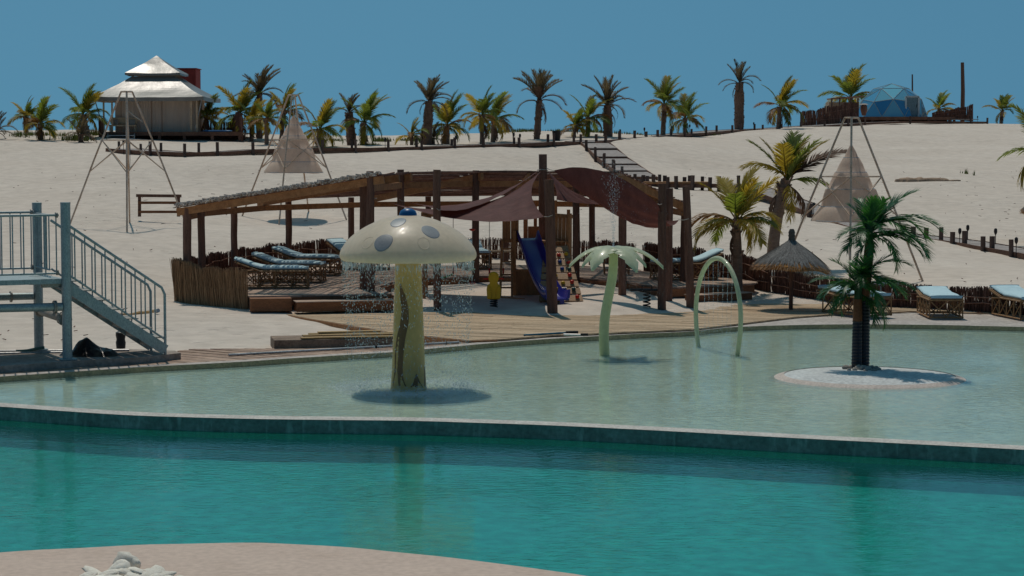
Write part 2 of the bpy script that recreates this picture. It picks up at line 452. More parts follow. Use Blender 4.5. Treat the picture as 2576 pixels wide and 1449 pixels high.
# ================================================================ POOLS
def water_mat(name, deep, murk, murkc, tintc, ripple, rscale):
    mm = bpy.data.materials.new(name); mm.use_nodes = True
    t = mm.node_tree; N = t.nodes; L = t.links
    N.remove(N['Principled BSDF'])
    co = N.new('ShaderNodeTexCoord'); mp = N.new('ShaderNodeMapping'); mp.inputs['Scale'].default_value = (0.75, 1.25, 1)
    mp.inputs['Rotation'].default_value = (0, 0, R(-9))
    L.new(co.outputs['Object'], mp.inputs[0])
    n1 = N.new('ShaderNodeTexNoise'); n1.inputs['Scale'].default_value = rscale; n1.inputs['Detail'].default_value = 3; n1.inputs['Roughness'].default_value = 0.55
    n1.inputs['Distortion'].default_value = 0.4
    L.new(mp.outputs[0], n1.inputs[0])
    n2 = N.new('ShaderNodeTexNoise'); n2.inputs['Scale'].default_value = 0.35; n2.inputs['Detail'].default_value = 2
    L.new(co.outputs['Object'], n2.inputs[0])
    mr = N.new('ShaderNodeMapRange'); mr.inputs[1].default_value = 0.35; mr.inputs[2].default_value = 0.65; mr.inputs[3].default_value = ripple * 0.35; mr.inputs[4].default_value = ripple * 1.25
    L.new(n2.outputs[0], mr.inputs[0])
    bp = N.new('ShaderNodeBump'); L.new(mr.outputs[0], bp.inputs['Distance']); L.new(n1.outputs[0], bp.inputs['Height'])
    fr = N.new('ShaderNodeFresnel'); fr.inputs[0].default_value = 1.33; L.new(bp.outputs[0], fr.inputs[1])
    gl = N.new('ShaderNodeBsdfGlossy'); gl.inputs['Roughness'].default_value = 0.05; L.new(bp.outputs[0], gl.inputs['Normal'])
    tr = N.new('ShaderNodeBsdfTransparent'); tr.inputs[0].default_value = (*tintc, 1)
    df = N.new('ShaderNodeBsdfDiffuse'); L.new(bp.outputs[0], df.inputs['Normal'])
    n4 = N.new('ShaderNodeTexNoise'); n4.inputs['Scale'].default_value = 0.22; n4.inputs['Detail'].default_value = 4
    L.new(co.outputs['Object'], n4.inputs[0])
    cr = N.new('ShaderNodeMix'); cr.data_type = 'RGBA'
    cr.inputs[6].default_value = (*murkc, 1); cr.inputs[7].default_value = (*deep, 1)
    L.new(n4.outputs[0], cr.inputs[0]); L.new(cr.outputs[2], df.inputs[0])
    m1 = N.new('ShaderNodeMixShader'); m1.inputs[0].default_value = murk
    L.new(tr.outputs[0], m1.inputs[1]); L.new(df.outputs[0], m1.inputs[2])
    m2 = N.new('ShaderNodeMixShader'); L.new(fr.outputs[0], m2.inputs[0]); L.new(m1.outputs[0], m2.inputs[1]); L.new(gl.outputs[0], m2.inputs[2])
    L.new(m2.outputs[0], N['Material Output'].inputs[0])
    return mm
SHW = water_mat('paddling_pool_water', (0.42, 0.69, 0.63), 0.42, (0.56, 0.75, 0.67), (0.92, 0.98, 0.94), 0.012, 8.0)
DPW = water_mat('turquoise_pool_water', (0.012, 0.30, 0.29), 0.22, (0.02, 0.36, 0.30), (0.50, 0.92, 0.88), 0.009, 7.0)
FLOOR = mat('pale_pool_floor', (0.72, 0.72, 0.60), (0.60, 0.60, 0.48), 0.9, 0.6)
TEALF = mat('turquoise_pool_floor', (0.065, 0.47, 0.43), (0.045, 0.39, 0.365), 0.9, 0.4)
ALGAE = mat('stained_pool_wall', (0.21, 0.25, 0.235), (0.11, 0.135, 0.125), 0.85, 1.6, (1, 1, 1), bump=0.008, contrast=0.8, c3=(0.15, 0.185, 0.17))
def wall_detail():
    t = ALGAE.node_tree; N = t.nodes; L = t.links; b = N['Principled BSDF']
    co = [n for n in N if n.type == 'TEX_COORD'][0]
    mp = N.new('ShaderNodeMapping'); mp.inputs['Scale'].default_value = (3.2, 3.2, 0.7); L.new(co.outputs['Object'], mp.inputs[0])
    v = N.new('ShaderNodeTexNoise'); v.inputs['Scale'].default_value = 2.6; v.inputs['Detail'].default_value = 5; L.new(mp.outputs[0], v.inputs[0])
    mr = N.new('ShaderNodeMapRange'); mr.inputs[1].default_value = 0.56; mr.inputs[2].default_value = 0.7; mr.inputs[4].default_value = 0.75
    L.new(v.outputs[0], mr.inputs[0])
    src = b.inputs['Base Color'].links[0].from_socket
    mx = N.new('ShaderNodeMix'); mx.data_type = 'RGBA'; L.new(mr.outputs[0], mx.inputs[0]); L.new(src, mx.inputs[6]); mx.inputs[7].default_value = (0.3, 0.36, 0.33, 1)
    L.new(mx.outputs[2], b.inputs['Base Color'])
wall_detail()
GREENW = mat('green_algae', (0.03, 0.22, 0.07), (0.02, 0.14, 0.05), 0.9, 3)
MOSS = mat('ochre_pool_kerb', (0.44, 0.33, 0.19), (0.27, 0.24, 0.15), 0.85, 2.5, bump=0.006, contrast=0.8)

# paddling pool: water sheet, floor
def resample(line, X):
    for a, b in zip(line, line[1:]):
        if a.x <= X <= b.x:
            return a.y + (b.y - a.y) * (X - a.x) / (b.x - a.x)
    return line[0].y if X < line[0].x else line[-1].y
XS = [WL[0].x + (WL[-1].x - WL[0].x) * i / 90 for i in range(91)]
A = [Vector((x, resample(FW, x) - 0.1, 0.0)) for x in XS]; B = [Vector((x, resample(WL, x) + 0.06, 0.0)) for x in XS]
tag(MB().strip(A, B).build('paddling_pool_water', SHW), kind='structure')
for p in A + B: p.z = -0.035
tag(MB().strip(A, B).build('paddling_pool_floor', FLOOR), kind='structure')
# kerb round the back of the paddling pool
def off(line, w):
    out = []
    for i, p in enumerate(line):
        d = (line[min(i + 1, len(line) - 1)] - line[max(i - 1, 0)]); n = Vector((-d.y, d.x, 0)).normalized()
        out.append(Vector((p.x, p.y, p.z)) + n * w)
    return out
def lift(line, z): return [Vector((p.x, p.y, z)) for p in line]
KT = 0.10
inner = WL
jit = [Vector((p.x, p.y + 0.03 * mnoise.noise(Vector((p.x * 2, 0, 1))), KT)) for p in off(inner, 0.035)]
m = MB(); m.strip(lift(inner, -0.14), jit)
tag(m.build('pool_kerb', MOSS), kind='structure')
wid = [0.34 if p.x < 3.6 else min(3.6, 0.34 + (p.x - 3.6) * 1.5) for p in inner]
outer = []
for i, p in enumerate(inner):
    d = (inner[min(i + 1, len(inner) - 1)] - inner[max(i - 1, 0)]); n = Vector((-d.y, d.x, 0)).normalized()
    q = p + n * wid[i]; outer.append(Vector((q.x, q.y, KT)))
m = MB(); m.strip(jit, outer); m.strip(outer, lift(outer, -0.3))
tag(m.build('pool_surround', CONC, smooth=False), kind='structure')

# dividing wall
fi = FW; fo = off(FW, -0.40)
m = MB(); m.strip(lift(fo, 0.05), lift(fi, 0.05)); m.strip(lift(fi, 0.05), lift(fi, -0.2))
dw = empty('pool_dividing_wall', (0, FW[40].y, 0), 'long pale topped concrete wall between the paddling pool and the deep pool', 'wall')
WTOP = mat('pale_wall_coping', (0.58, 0.55, 0.50), (0.46, 0.43, 0.39), 0.9, 3, bump=0.004, bscale=40)
m.build('coping', WTOP, dw)
jo = [Vector((p.x, p.y + 0.012 * mnoise.noise(Vector((p.x * 1.7, 3, 0))), p.z)) for p in fo]
WZ = -0.16                                  # water level of the deep pool
NAVY = mat('shade_toned_pool_wall', (0.025, 0.065, 0.095), (0.015, 0.042, 0.065), .9, 1.5)  # navy stands in for the shade on the wall under water
m = MB(); m.strip(lift(jo, WZ - .01), lift(jo, 0.047)); m.build('wall_face', ALGAE, dw)
m = MB(); m.strip(lift(jo, WZ - .10), lift(jo, WZ - .01)); m.build('algae_band', GREENW, dw)
m = MB(); m.strip(lift(jo, WZ - .29), lift(jo, WZ - .10)); m.build('wall_below_water', NAVY, dw)
cv = [lift(off(jo, -.5 * (1 - math.cos(a))), WZ - .29 - .131 * math.sin(a)) for a in [i * math.pi / 16 for i in range(9)]]  # added fillet, curved so the dark band grades softly into the lit floor
m = MB()
for a, b in zip(cv, cv[1:]): m.strip(b, a)
tag(m.build('band_fade_fillet', TEALF, smooth=True), kind='structure')
# deep pool
XS = [-14 + 30 * i / 90 for i in range(91)]
A = [Vector((x, resample(NE, x) - 0.2, WZ)) for x in XS]; B = [Vector((x, resample(fo, x) + 0.05, WZ)) for x in XS]
tag(MB().strip(A, B).build('deep_pool_water', DPW), kind='structure')
for p in A + B: p.z = WZ - .42
tag(MB().strip(A, B).build('deep_pool_floor', TEALF, smooth=True), kind='structure')
# near terrace
TERR = mat('pink_sandy_terrace', (0.60, 0.465, 0.375), (0.52, 0.395, 0.315), 0.92, 1.3, bump=0.003, bscale=60, fine=.1, c3=(0.57, 0.44, 0.36), contrast=0.9)
nj = [Vector((p.x, p.y + 0.05 * mnoise.noise(Vector((p.x * 1.3, 7, 0))), -0.012)) for p in NE]
A = [Vector((p.x, 2, 0.0)) for p in NE]
m = MB(); m.strip([Vector((p.x, -20, 0.02)) for p in NE], off(nj, -0.9)); m.strip(off(nj, -0.9), off(nj, -0.08)); 
n2 = [Vector((p.x, p.y, 0.0)) for p in off(nj, -0.08)]
m = MB(); m.strip([Vector((p.x, -20, 0.0)) for p in NE], n2); m.strip(n2, lift(nj, -0.03)); m.strip(lift(nj, -0.03), lift(nj, -1.2))
tag(m.build('terrace', TERR), kind='structure')

# ================================================================ DECKS
def clip_boards(m, poly, z, ang, w, gap, thick, lmin=2.5, lmax=4.5, jz=0.004, seed=3):
    rr = random.Random(seed)
    u = Vector((math.cos(ang), math.sin(ang))); v = Vector((-u.y, u.x))
    P = [(Vector((p[0], p[1])).dot(u), Vector((p[0], p[1])).dot(v)) for p in poly]
    lo, hi = min(p[1] for p in P), max(p[1] for p in P)
    def cuts(s):
        c = []
        for (a, b), (d, e) in zip(P, P[1:] + P[:1]):
            if (b <= s < e) or (e <= s < b):
                c.append(a + (d - a) * (s - b) / (e - b))
        return sorted(c)
    s = lo + 1e-4
    while s < hi - w:
        c0, c1 = cuts(s), cuts(s + w - gap)
        if len(c0) == len(c1):
            for k in range(0, len(c0) - 1, 2):
                a0, b0, a1, b1 = c0[k], c0[k + 1], c1[k], c1[k + 1]
                L0 = (b0 - a0 + b1 - a1) / 2
                if L0 < 0.05: continue
                br = [0.0]; x = rr.uniform(0.5, lmax)
                while x < L0 - 0.4:
                    br.append(x / L0); x += rr.uniform(lmin, lmax)
                br.append(1.0)
                for f0, f1 in zip(br, br[1:]):
                    g = 0.004 / max(L0, .1)
                    zz = z + rr.uniform(-jz, jz); tl = rr.uniform(-jz, jz)
                    q = [(a0 + (b0 - a0) * (f0 + g), s, 0), (a0 + (b0 - a0) * (f1 - g), s, tl), (a1 + (b1 - a1) * (f1 - g), s + w - gap, tl), (a1 + (b1 - a1) * (f0 + g), s + w - gap, 0)]
                    vs = []
                    for dz in (-thick, 0):
                        for (uu, ss, t2) in q:
                            p = u * uu + v * ss; vs.append((p.x, p.y, zz + dz + t2))
                    m.add(vs, [(0, 3, 2, 1), (4, 5, 6, 7), (0, 1, 5, 4), (1, 2, 6, 5), (2, 3, 7, 6), (3, 0, 4, 7)])
        s += w
    return m
DZ = 0.145
pg = [(640, 774), (690, 786), (985, 836), (1180, 856), (1250, 854), (1390, 843), (1510, 838), (1640, 832), (1740, 828), (1851, 815), (2000, 797), (2130, 787), (2300, 783), (2500, 789), (2800, 806),
      (2800, 803), (2520, 786), (2320, 773), (2105, 760), (1945, 747), (1880, 747), (1780, 762), (1740, 772), (1640, 776), (1400, 779), (1000, 777)]
DP = [at_z(x, y, DZ) for x, y in pg]
main_deck = empty('pool_deck', (DP[2].x, DP[2].y, 0), kind='structure')
bd = clip_boards(MB(), [(p.x, p.y) for p in DP], DZ, R(-21), 0.145, 0.012, 0.03).build('deck_boards', DECK, main_deck)
tag(bd, kind='stuff')
for i, (a, b) in enumerate(((0, 1), (1, 2), (2, 3), (3, 4))):
    p, q = DP[a].copy(), DP[b].copy(); p.z = q.z = DZ - 0.085
    n = Vector((p - q).cross(Vector((0, 0, 1)))).normalized()
    if n.y > 0: n = -n
    MB().bar(p + n * 0.022, q + n * 0.022, 0.035, 0.15).build('fascia_board', BEAM, main_deck)
for x, y in ((765, 800), (850, 812), (893, 819), (905, 820), (958, 829), (1080, 850)):
    p = at_z(x, y, DZ); 
    MB().bar((p.x + .25, p.y + .3, -0.3), (p.x + .25, p.y + .3, DZ - .04), 0.13, 0.13).build('support_post', BEAM, main_deck)
m = MB()
for k in range(5):
    a, b = DP[1].copy(), DP[3].copy(); f = k / 4; p = a.lerp(b, f) + Vector((0.5, 0.4, 0)); p.z = DZ - 0.09
    m.bar(p, p + Vector((4, 3, 0)), 0.07, 0.12)
m.build('joists', POST, main_deck)

# plank path along the paddling pool (left)
path = empty('poolside_path', (-6, 40, 0), kind='structure')
ci = [p for p in off(inner, 0.335) if -11.5 < p.x < -0.1]
ocp = [(-200, 960), (0, 939), (180, 920), (347, 908), (430, 886), (480, 878), (690, 877), (850, 871), (990, 866), (1180, 861), (1262, 862)]
OC = [at_z(x, y, 0.09) for x, y in ocp]
PATHW = mat('weathered_path_planks', (0.43, 0.30, 0.225), (0.25, 0.15, 0.115), 0.8, 0.9, (1, 1, 1), rnd=0.2, c3=(0.37, 0.25, 0.18), contrast=0.8)
L = 0.0; pos = ci[0].copy(); prev = ci[0]; k = 0
ccum = [0]
for a, b in zip(ci, ci[1:]): ccum.append(ccum[-1] + (b - a).length)
def along(s):
    for i in range(len(ci) - 1):
        if ccum[i + 1] >= s:
            t = (s - ccum[i]) / (ccum[i + 1] - ccum[i]); return ci[i].lerp(ci[i + 1], t), (ci[i + 1] - ci[i]).normalized()
    return ci[-1], (ci[-1] - ci[-2]).normalized()
s = 0.0
while s < ccum[-1] - 0.2:
    w = 0.155
    p0, d = along(s + 0.006); p1, _ = along(s + w - 0.008)
    n = Vector((-d.y, d.x, 0)); n = (n + d * (-0.35)).normalized()
    def reach(p):
        t = 0.1
        while t < 3.2:
            q = p + n * t
            yo = resample(OC, q.x)
            if q.y > yo: break
            t += 0.02
        return p + n * t
    q0, q1 = reach(p0), reach(p1)
    z = 0.095 + rng.uniform(-.004, .004)
    vs = [(p.x, p.y, z + dz) for dz in (-0.03, 0) for p in (p0, p1, q1, q0)]
    MB().add(vs, [(0, 3, 2, 1), (4, 5, 6, 7), (0, 1, 5, 4), (1, 2, 6, 5), (2, 3, 7, 6), (3, 0, 4, 7)]).build('plank', PATHW, path)
    s += w

# raised ring platform under the pergola
PZ = 0.55
IN = [(-2.97, 52.0), (-3.45, 54.6), (-3.0, 57.4), (-0.9, 58.8), (1.75, 58.2), (2.95, 56.8), (3.75, 54.6)]
OUT = [(-8.3, 53.1), (-8.3, 56.0), (-7.7, 59.0), (-6.6, 61.6), (-4.9, 63.9), (-2.5, 64.8), (0, 65.0), (2.5, 64.2), (3.9, 61.2), (5.0, 58.9), (6.25, 57.4), (6.6, 56.3)]
plat = empty('pergola_platform', (0, 57, 0), kind='structure')
PP = [(-6.35, 51.15)] + IN + [(4.0, 54.2), (6.4, 55.7)] + OUT[::-1]
bd = clip_boards(MB(), PP, PZ, R(-14), 0.15, 0.012, 0.04, seed=9).build('deck_boards', DECK2, plat); tag(bd, kind='stuff')
fl = [(-6.35, 51.15)] + IN + [(4.0, 54.2), (6.4, 55.7)]
for a, b in zip(fl, fl[1:]):
    n = Vector((b[1] - a[1], a[0] - b[0], 0)).normalized() * 0.025
    MB().bar(Vector((*a, PZ - 0.15)) + n, Vector((*b, PZ - 0.15)) + n, 0.04, 0.20).build('fascia_board', STEPW, plat)
# front left box steps
m = MB().box((-5.86, 50.98, 0.36), (1.0, 0.5, 0.31), R(10)); bevel(m.build('step_box', STEPW, plat), .008)
m = MB().box((-4.1, 51.15, 0.31), (2.35, 0.5, 0.23), R(14)); bevel(m.build('step_box', STEPW, plat), .008)
m = MB().box((-4.1, 51.15, 0.437), (2.4, 0.54, 0.02), R(14)); m.build('step_tread', DECK2, plat)
# front right steps
m = MB().box((5.35, 54.35, 0.28), (1.9, 0.4, 0.17), R(33)); bevel(m.build('step_box', STEPW, plat), .008)
m = MB().box((5.35, 54.35, 0.377), (1.94, 0.44, 0.02), R(33)); m.build('step_tread', DECK2, plat)

# ================================================================ PERGOLA
def V(*a): return Vector(a)
PI_ = [(-3.54, 52.7), (-3.25, 54.7), (-2.95, 56.7), (-1.0, 58.6), (0.45, 58.7), (1.77, 58.1), (2.95, 56.5), (2.95, 54.6)]
PO_ = [(-8.2, 53.1), (-8.15, 56.0), (-7.1, 60.3), (-4.2, 63.8), (0.0, 64.7), (2.6, 63.7), (4.2, 60.0), (4.55, 56.2)]
ZI, ZO = 3.40, 2.66
perg = empty('pergola', (0, 57, 0.3), 'ring shaped timber pergola roofed with brown reeds around the playground', 'pergola')
def post(root, x, y, z0, z1, r=0.09, lean=(0, 0), name='post', m_=None, seg=9):
    n = 6; pts = []; rad = []
    for i in range(n):
        t = i / (n - 1)
        pts.append((x + lean[0] * t + rng.uniform(-.008, .008), y + lean[1] * t, z0 + (z1 - z0) * t)); rad.append(r * (1.06 - .1 * t) * rng.uniform(.96, 1.04))
    return autosmooth(MB().tube(pts, rad, seg).build(name, m_ or POST, root), 50)
for x, y, z0, z1 in ((-3.54, 52.7, .5, 3.56), (-3.77, 53.5, .5, 3.3), (-2.98, 56.6, .3, 3.55), (-1.0, 58.5, .35, 3.5), (1.77, 58.0, .35, 3.5), (2.98, 56.5, .3, 3.35),
                     (3.98, 53.4, .15, 3.12), (2.86, 54.5, .3, 3.2)):
    post(perg, x, y, z0, z1, 0.1)
for x, y in ((-8.2, 53.15), (-7.95, 53.9), (-7.68, 58.2), (-6.5, 61.3), (-4.85, 63.6), (-2.55, 64.4), (-.2, 64.7), (2.42, 63.7), (4.3, 59.6), (4.62, 56.5)):
    z1 = 2.62
    post(perg, x, y, .3, z1, 0.095 if x > -8.1 else 0.11)
NB = len(PI_)
for k in range(NB):
    a = V(*PI_[k], ZI - .1); b = V(*PO_[k], ZO - .1); d = (b - a).normalized()
    MB().bar(a - d * .35, b + d * .25, .075, .19).build('rafter', BEAM, perg)
for k in range(NB - 1):
    MB().bar(V(*PI_[k], ZI - .27), V(*PI_[k + 1], ZI - .27), .07, .16).build('ring_beam', BEAM, perg)
    MB().bar(V(*PO_[k], ZO - .26), V(*PO_[k + 1], ZO - .26), .07, .16).build('ring_beam', BEAM, perg)
m = MB(); rr = random.Random(21)
for k in range(NB - 1):
    Ia, Ib = V(*PI_[k], ZI), V(*PI_[k + 1], ZI); Oa, Ob = V(*PO_[k], ZO), V(*PO_[k + 1], ZO)
    ea = (Ia - Oa).normalized(); eb = (Ib - Ob).normalized()
    Ia = Ia + ea * .3; Ib = Ib + eb * .3; Oa = Oa - ea * .3; Ob = Ob - eb * .3
    rows = int((Ia - Oa).length / 0.047)
    for i in range(rows):
        if rr.random() < 0.36: continue
        t = (i + rr.uniform(-.3, .3)) / rows
        p, q = Ia.lerp(Oa, t), Ib.lerp(Ob, t + rr.uniform(-.004, .004))
        e0, e1 = rr.uniform(-.05, .06), rr.uniform(-.05, .06)
        d = (q - p); p = p - d * e0; q = q + d * e1
        mid = p.lerp(q, rr.uniform(.35, .65)) + V(0, 0, rr.uniform(-.025, .02))
        z = V(0, 0, rr.uniform(0.015, .05)); th = rr.uniform(.022, .042)
        m.bar(p + z, mid + z, th); m.bar(mid + z, q + z + V(0, 0, rr.uniform(-.01, .02)), th)
tag(m.build('roof_reeds', REED, perg), kind='stuff')
m = MB()                                   # cut reed ends along the left end of the roof
a, b = V(*PI_[0], ZI + .07), V(*PO_[0], ZO + .07)
for i in range(760):
    t = rr.uniform(-.05, 1.05); p = a.lerp(b, t) + V(0, rr.uniform(-.16, -.04), rr.uniform(-.035, .035))
    m.bar(p + V(.04, .25, 0), p + V(rr.uniform(-.10, .02), rr.uniform(-.10, -.02), rr.uniform(-.03, .03)), rr.uniform(.02, .036))
tag(m.build('reed_ends', REEDTIP, perg), kind='stuff')

# ---- reed fences
def fence(name, pts, h, label, mt, dens=46, lean=0.05, thick=(.011, .024), gaps=.06, base=None, group=None, rails=True, seed=1, hvar=.075, fan=None):
    rr = random.Random(seed)
    pts = [Vector(p) for p in pts]; cum = [0]
    for a, b in zip(pts, pts[1:]): cum.append(cum[-1] + (b - a).length)
    root = empty(name, pts[0], label, 'fence', group)
    m = MB(); n = int(cum[-1] * dens)
    def at(s):
        for i in range(len(pts) - 1):
            if cum[i + 1] >= s - 1e-9:
                return pts[i].lerp(pts[i + 1], (s - cum[i]) / max(1e-6, cum[i + 1] - cum[i])), (pts[i + 1] - pts[i]).normalized()
        return pts[-1], (pts[-1] - pts[-2]).normalized()
    for i in range(n):
        s = cum[-1] * (i + rr.uniform(-.5, .5)) / n; s = min(max(s, 0), cum[-1])
        if rr.random() < gaps: continue
        p, d = at(s); nn = V(-d.y, d.x, 0)
        hh = (h(s / cum[-1]) if callable(h) else h) * (1 + rr.uniform(-hvar, hvar * .6)) * (1 + 0.05 * math.sin(s * 3.1) + .03 * math.sin(s * 7.7))
        o = nn * rr.uniform(-.05, .05)
        l = rr.gauss(0, lean) * hh + (fan(s / cum[-1]) * hh if fan else 0)
        a = p + o + V(0, 0, -.12); b = p + o + d * l + nn * rr.uniform(-.05, .05) + V(0, 0, hh)
        mid = a.lerp(b, .55) + d * rr.uniform(-.015, .015)
        t = rr.uniform(*thick)
        m.bar(a, mid, t); m.bar(mid, b, t * .8)
    tag(m.build('reeds', mt, root), kind='stuff')
    if rails:
        for f in (0.35, 0.72):
            q = []
            k = max(3, int(cum[-1] / .6))
            for i in range(k + 1):
                p, d = at(cum[-1] * i / k)
                hh = h(i / k) if callable(h) else h
                q.append(p + V(d.y, -d.x, 0) * .07 + V(0, 0, hh * f + rr.uniform(-.05, .05)))
            MB().tube(q, .012, 5).build('rail', REED, root)
    return root
fence('straw_fence', [(-8.5, 53.15, .3), (-7.9, 52.3, .26), (-7.1, 51.6, .24), (-6.45, 51.2, .24)], lambda t: .98 - .2 * max(0, t - .5), 'light straw fence panel at the front left corner of the pergola', STRAW, dens=330, lean=.07,
      thick=(.008, .018), gaps=.0, rails=False, seed=2, fan=lambda t: -.12 + .05 * t)
fence('reed_fence', [(-8.5, 53.2, .35), (-8.55, 55.5, .4), (-8.0, 58.8, .45), (-6.9, 61.9, .5), (-5.1, 64.3, .55), (-2.6, 65.2, .55), (-1.0, 65.3, .55)], .78,
      'dark reed fence curving round the back left of the loungers', FENCE, dens=135, seed=3, gaps=.05)
fence('reed_fence', [(-.95, 65.3, .55), (0, 65.35, .55), (2.6, 64.5, .55), (3.6, 62.2, .55)], .72, 'dark reed fence behind the slide and climbing wall', FENCE, dens=120, seed=4, gaps=.08)
fence('reed_fence', [(3.85, 61.2, .55), (4.3, 60.2, .55), (5.1, 59.1, .5), (6.35, 57.5, .4), (6.9, 56.2, .24)], .78, 'dark reed fence behind the single lounger on the right of the pergola', FENCE, dens=160, seed=5, gaps=.02)
fence('reed_fence', [(6.95, 56.1, .2), (7.6, 55.0, .16), (8.3, 54.1, .14), (9.2, 53.2, .12), (10.3, 52.4, .12), (11.8, 51.0, .12), (13.3, 49.8, .12), (14.5, 49, .12)],
      lambda t: .60 + .16 * max(0, 1 - t * 4), 'long low brown reed fence behind the three poolside loungers', FENCE, dens=170, seed=6, gaps=.02, lean=.08)

# ---- shade sails on their posts
SAIL = mat('brown_shade_cloth', (0.17, 0.075, 0.066), (0.12, 0.053, 0.047), 0.7, 2.5, bump=0.02, bscale=5, spec=0.15, fine=.08, trans=(.3, (1.0, .72, .6)))
def sail(A, B, C, sag, eab=0, ebc=0, eca=0, pull=.1, n=26, fold=.03, seed=0):
    m = MB(); idx = {}
    nrm = (B - A).cross(C - A).normalized()
    for i in range(n + 1):
        for j in range(n + 1 - i):
            a, b = 1 - (i + j) / n, i / n; c = j / n
            p = A * a + B * b + C * c
            p = p + (C - (A + B) / 2) * (pull * 4 * a * b * (1 - c) ** 2) + (A - (B + C) / 2) * (pull * 4 * b * c * (1 - a) ** 2) + (B - (A + C) / 2) * (pull * 4 * a * c * (1 - b) ** 2)
            p.z += -sag * 27 * a * b * c + eab * 4 * a * b * (1 - c) ** 2 + ebc * 4 * b * c * (1 - a) ** 2 + eca * 4 * a * c * (1 - b) ** 2
            f = math.sin(seed + 17 * (b - c) / max(.12, (b + c))) * fold * min(1, 3 * a + .1) * (b + c)
            p = p + nrm * f + nrm * (.02 * mnoise.noise(p * 2.2))
            idx[(i, j)] = len(m.v); m.v.append(tuple(p))
    for i in range(n):
        for j in range(n - i):
            m.f.append((idx[(i, j)], idx[(i + 1, j)], idx[(i, j + 1)]))
            if i + j < n - 1: m.f.append((idx[(i + 1, j)], idx[(i + 1, j + 1)], idx[(i, j + 1)]))
    return m
mastp = at_y(1366, 700, 55.4)
mast = empty('sail_mast', (mastp.x, 55.4, .35), 'tall dark timber mast rising above the play tower where the shade sails meet', 'mast')
mt = at_y(1366, 388, 55.4)
post(mast, mastp.x, 55.4, .3, mt.z, .115, name='pole')
M0 = at_y(1364, 428, 55.3)
MB().tube([M0 + V(-.13 + .0, .1, 0), M0 + V(0, -.14, .02), M0 + V(.15, .05, 0), M0 + V(0, .22, 0), M0 + V(-.13, .1, 0)], .012, 5).build('rope', ROPE, mast)
def sail_post(px, pyb, pyt, label, z0=.26, lean=(0, 0), r=.1):
    p = at_z(px, pyb, z0); t = at_y(px, pyt, p.y)
    o = empty('sail_post', (p.x, p.y, z0), label, 'post', 'timber posts that hold the shade sails')
    post(o, p.x, p.y, z0 - .1, t.z, r, lean=lean, name='pole')
    return p
pI = sail_post(1100, 771, 427, 'dark timber sail post half hidden behind the right side of the mushroom cap', r=.095)
pL = sail_post(1391, 778, 452, 'thick timber sail post standing right in front of the blue slide', lean=(-.1, 0), r=.125)
p65 = sail_post(1665, 771, 462, 'dark sail post left of two others, nearest the palm shaped fountain')
p74 = sail_post(1738, 766, 468, 'leaning dark sail post farthest right beside the coconut palm', lean=(-.13, 0))
S = 'brown shade sail '
def add_sail(label, mb, ropes):
    root = empty('shade_sail', mb.v[0], label, 'shade sail', 'brown shade sails over the playground')
    autosmooth(mb.build('cloth', SAIL, root), 80)
    for a, b in ropes: MB().tube([a, a.lerp(b, .5) + V(0, 0, -.02), b], .009, 5).build('rope', ROPE, root)
Gt = at_y(948, 499, 52.8); Lt = at_y(1369, 545, 50.55)
add_sail('brown shade sail sweeping left from the mast, lowest edge above the mushroom cap', sail(M0, Gt, Lt, .18, eab=-.55, ebc=-.38, eca=0, pull=.07, seed=1), ((Gt, at_y(931, 496, 52.65)), (Lt, at_y(1390, 541, 50.4)), (M0, M0 + V(.06, .1, .06))))
Ht = at_y(1016, 506, 56.2); It = at_y(1108, 528, 51.5)
add_sail('brown shade sail behind the front one, tied to two posts on the left', sail(M0 + V(-.05, .05, .03), Ht, It, .15, eab=-.45, ebc=-.08, eca=-.3, pull=.05, seed=3), ((Ht, at_y(1004, 501, 56.5)), (It, at_y(1099, 525, 51.3))))
M2 = at_y(1393, 429, 55.2); T1 = at_y(1655, 513, 51.4); T2 = at_y(1708, 553, 51.8)
add_sail('dark brown shade sail billowing from the mast down to the right hand posts', sail(M2, T1, T2, .45, eab=.38, ebc=-.3, eca=-.40, pull=.0, fold=.05, seed=2), ((M2, at_y(1370, 420, 55.35)), (T1, at_y(1665, 513, 51.2)), (T2, at_y(1733, 550, 51.8))))
P1 = at_y(1400, 502, 54.2); Q1 = at_y(1562, 512, 56.4)
add_sail('small light brown shade sail behind the mast on its right', sail(M0 + V(.1, .05, .02), P1, Q1, .05, eab=0, ebc=-.1, eca=-.25, pull=.05, seed=5), ((Q1, at_y(1568, 508, 56.5)),))

# ================================================================ PLAYGROUND
PLAYW = mat('red_brown_play_wood', (0.44, 0.21, 0.085), (0.30, 0.135, 0.055), 0.65, 2.2, (4, 4, 0.6), bump=.003, rnd=.18)
PLYW = mat('light_play_board', (0.40, 0.25, 0.135), (0.30, 0.18, 0.095), 0.7, 2.2, (1, 3, 3), rnd=.1)
BLUE = mat('blue_plastic', (0.026, 0.03, 0.27), (0.02, 0.022, 0.21), 0.28, 2, spec=.5, fine=.05)
RED = mat('red_plastic', (0.55, 0.03, 0.012), (0.45, 0.022, 0.01), 0.4, 3, fine=.05)
YEL = mat('yellow_plastic', (0.60, 0.36, 0.012), (0.52, 0.3, 0.01), 0.35, 2, fine=.05)
GRN = mat('green_plastic', (0.05, 0.28, 0.04), (0.035, 0.22, 0.03), 0.4, 3, fine=.05)
DGR = mat('dark_green_plastic', (0.02, 0.07, 0.06), (0.015, 0.05, 0.045), 0.4, 3, fine=.05)
BLU2 = mat('small_blue_plastic', (0.02, 0.05, 0.2), None, 0.4, 3, fine=.05)
BLACKS = mat('black_spring_steel', (0.015, 0.015, 0.016), None, 0.4, 3)
TX0, TX1, TY0, TY1, TZ = 0.06, 1.5, 54.35, 55.9, 1.72
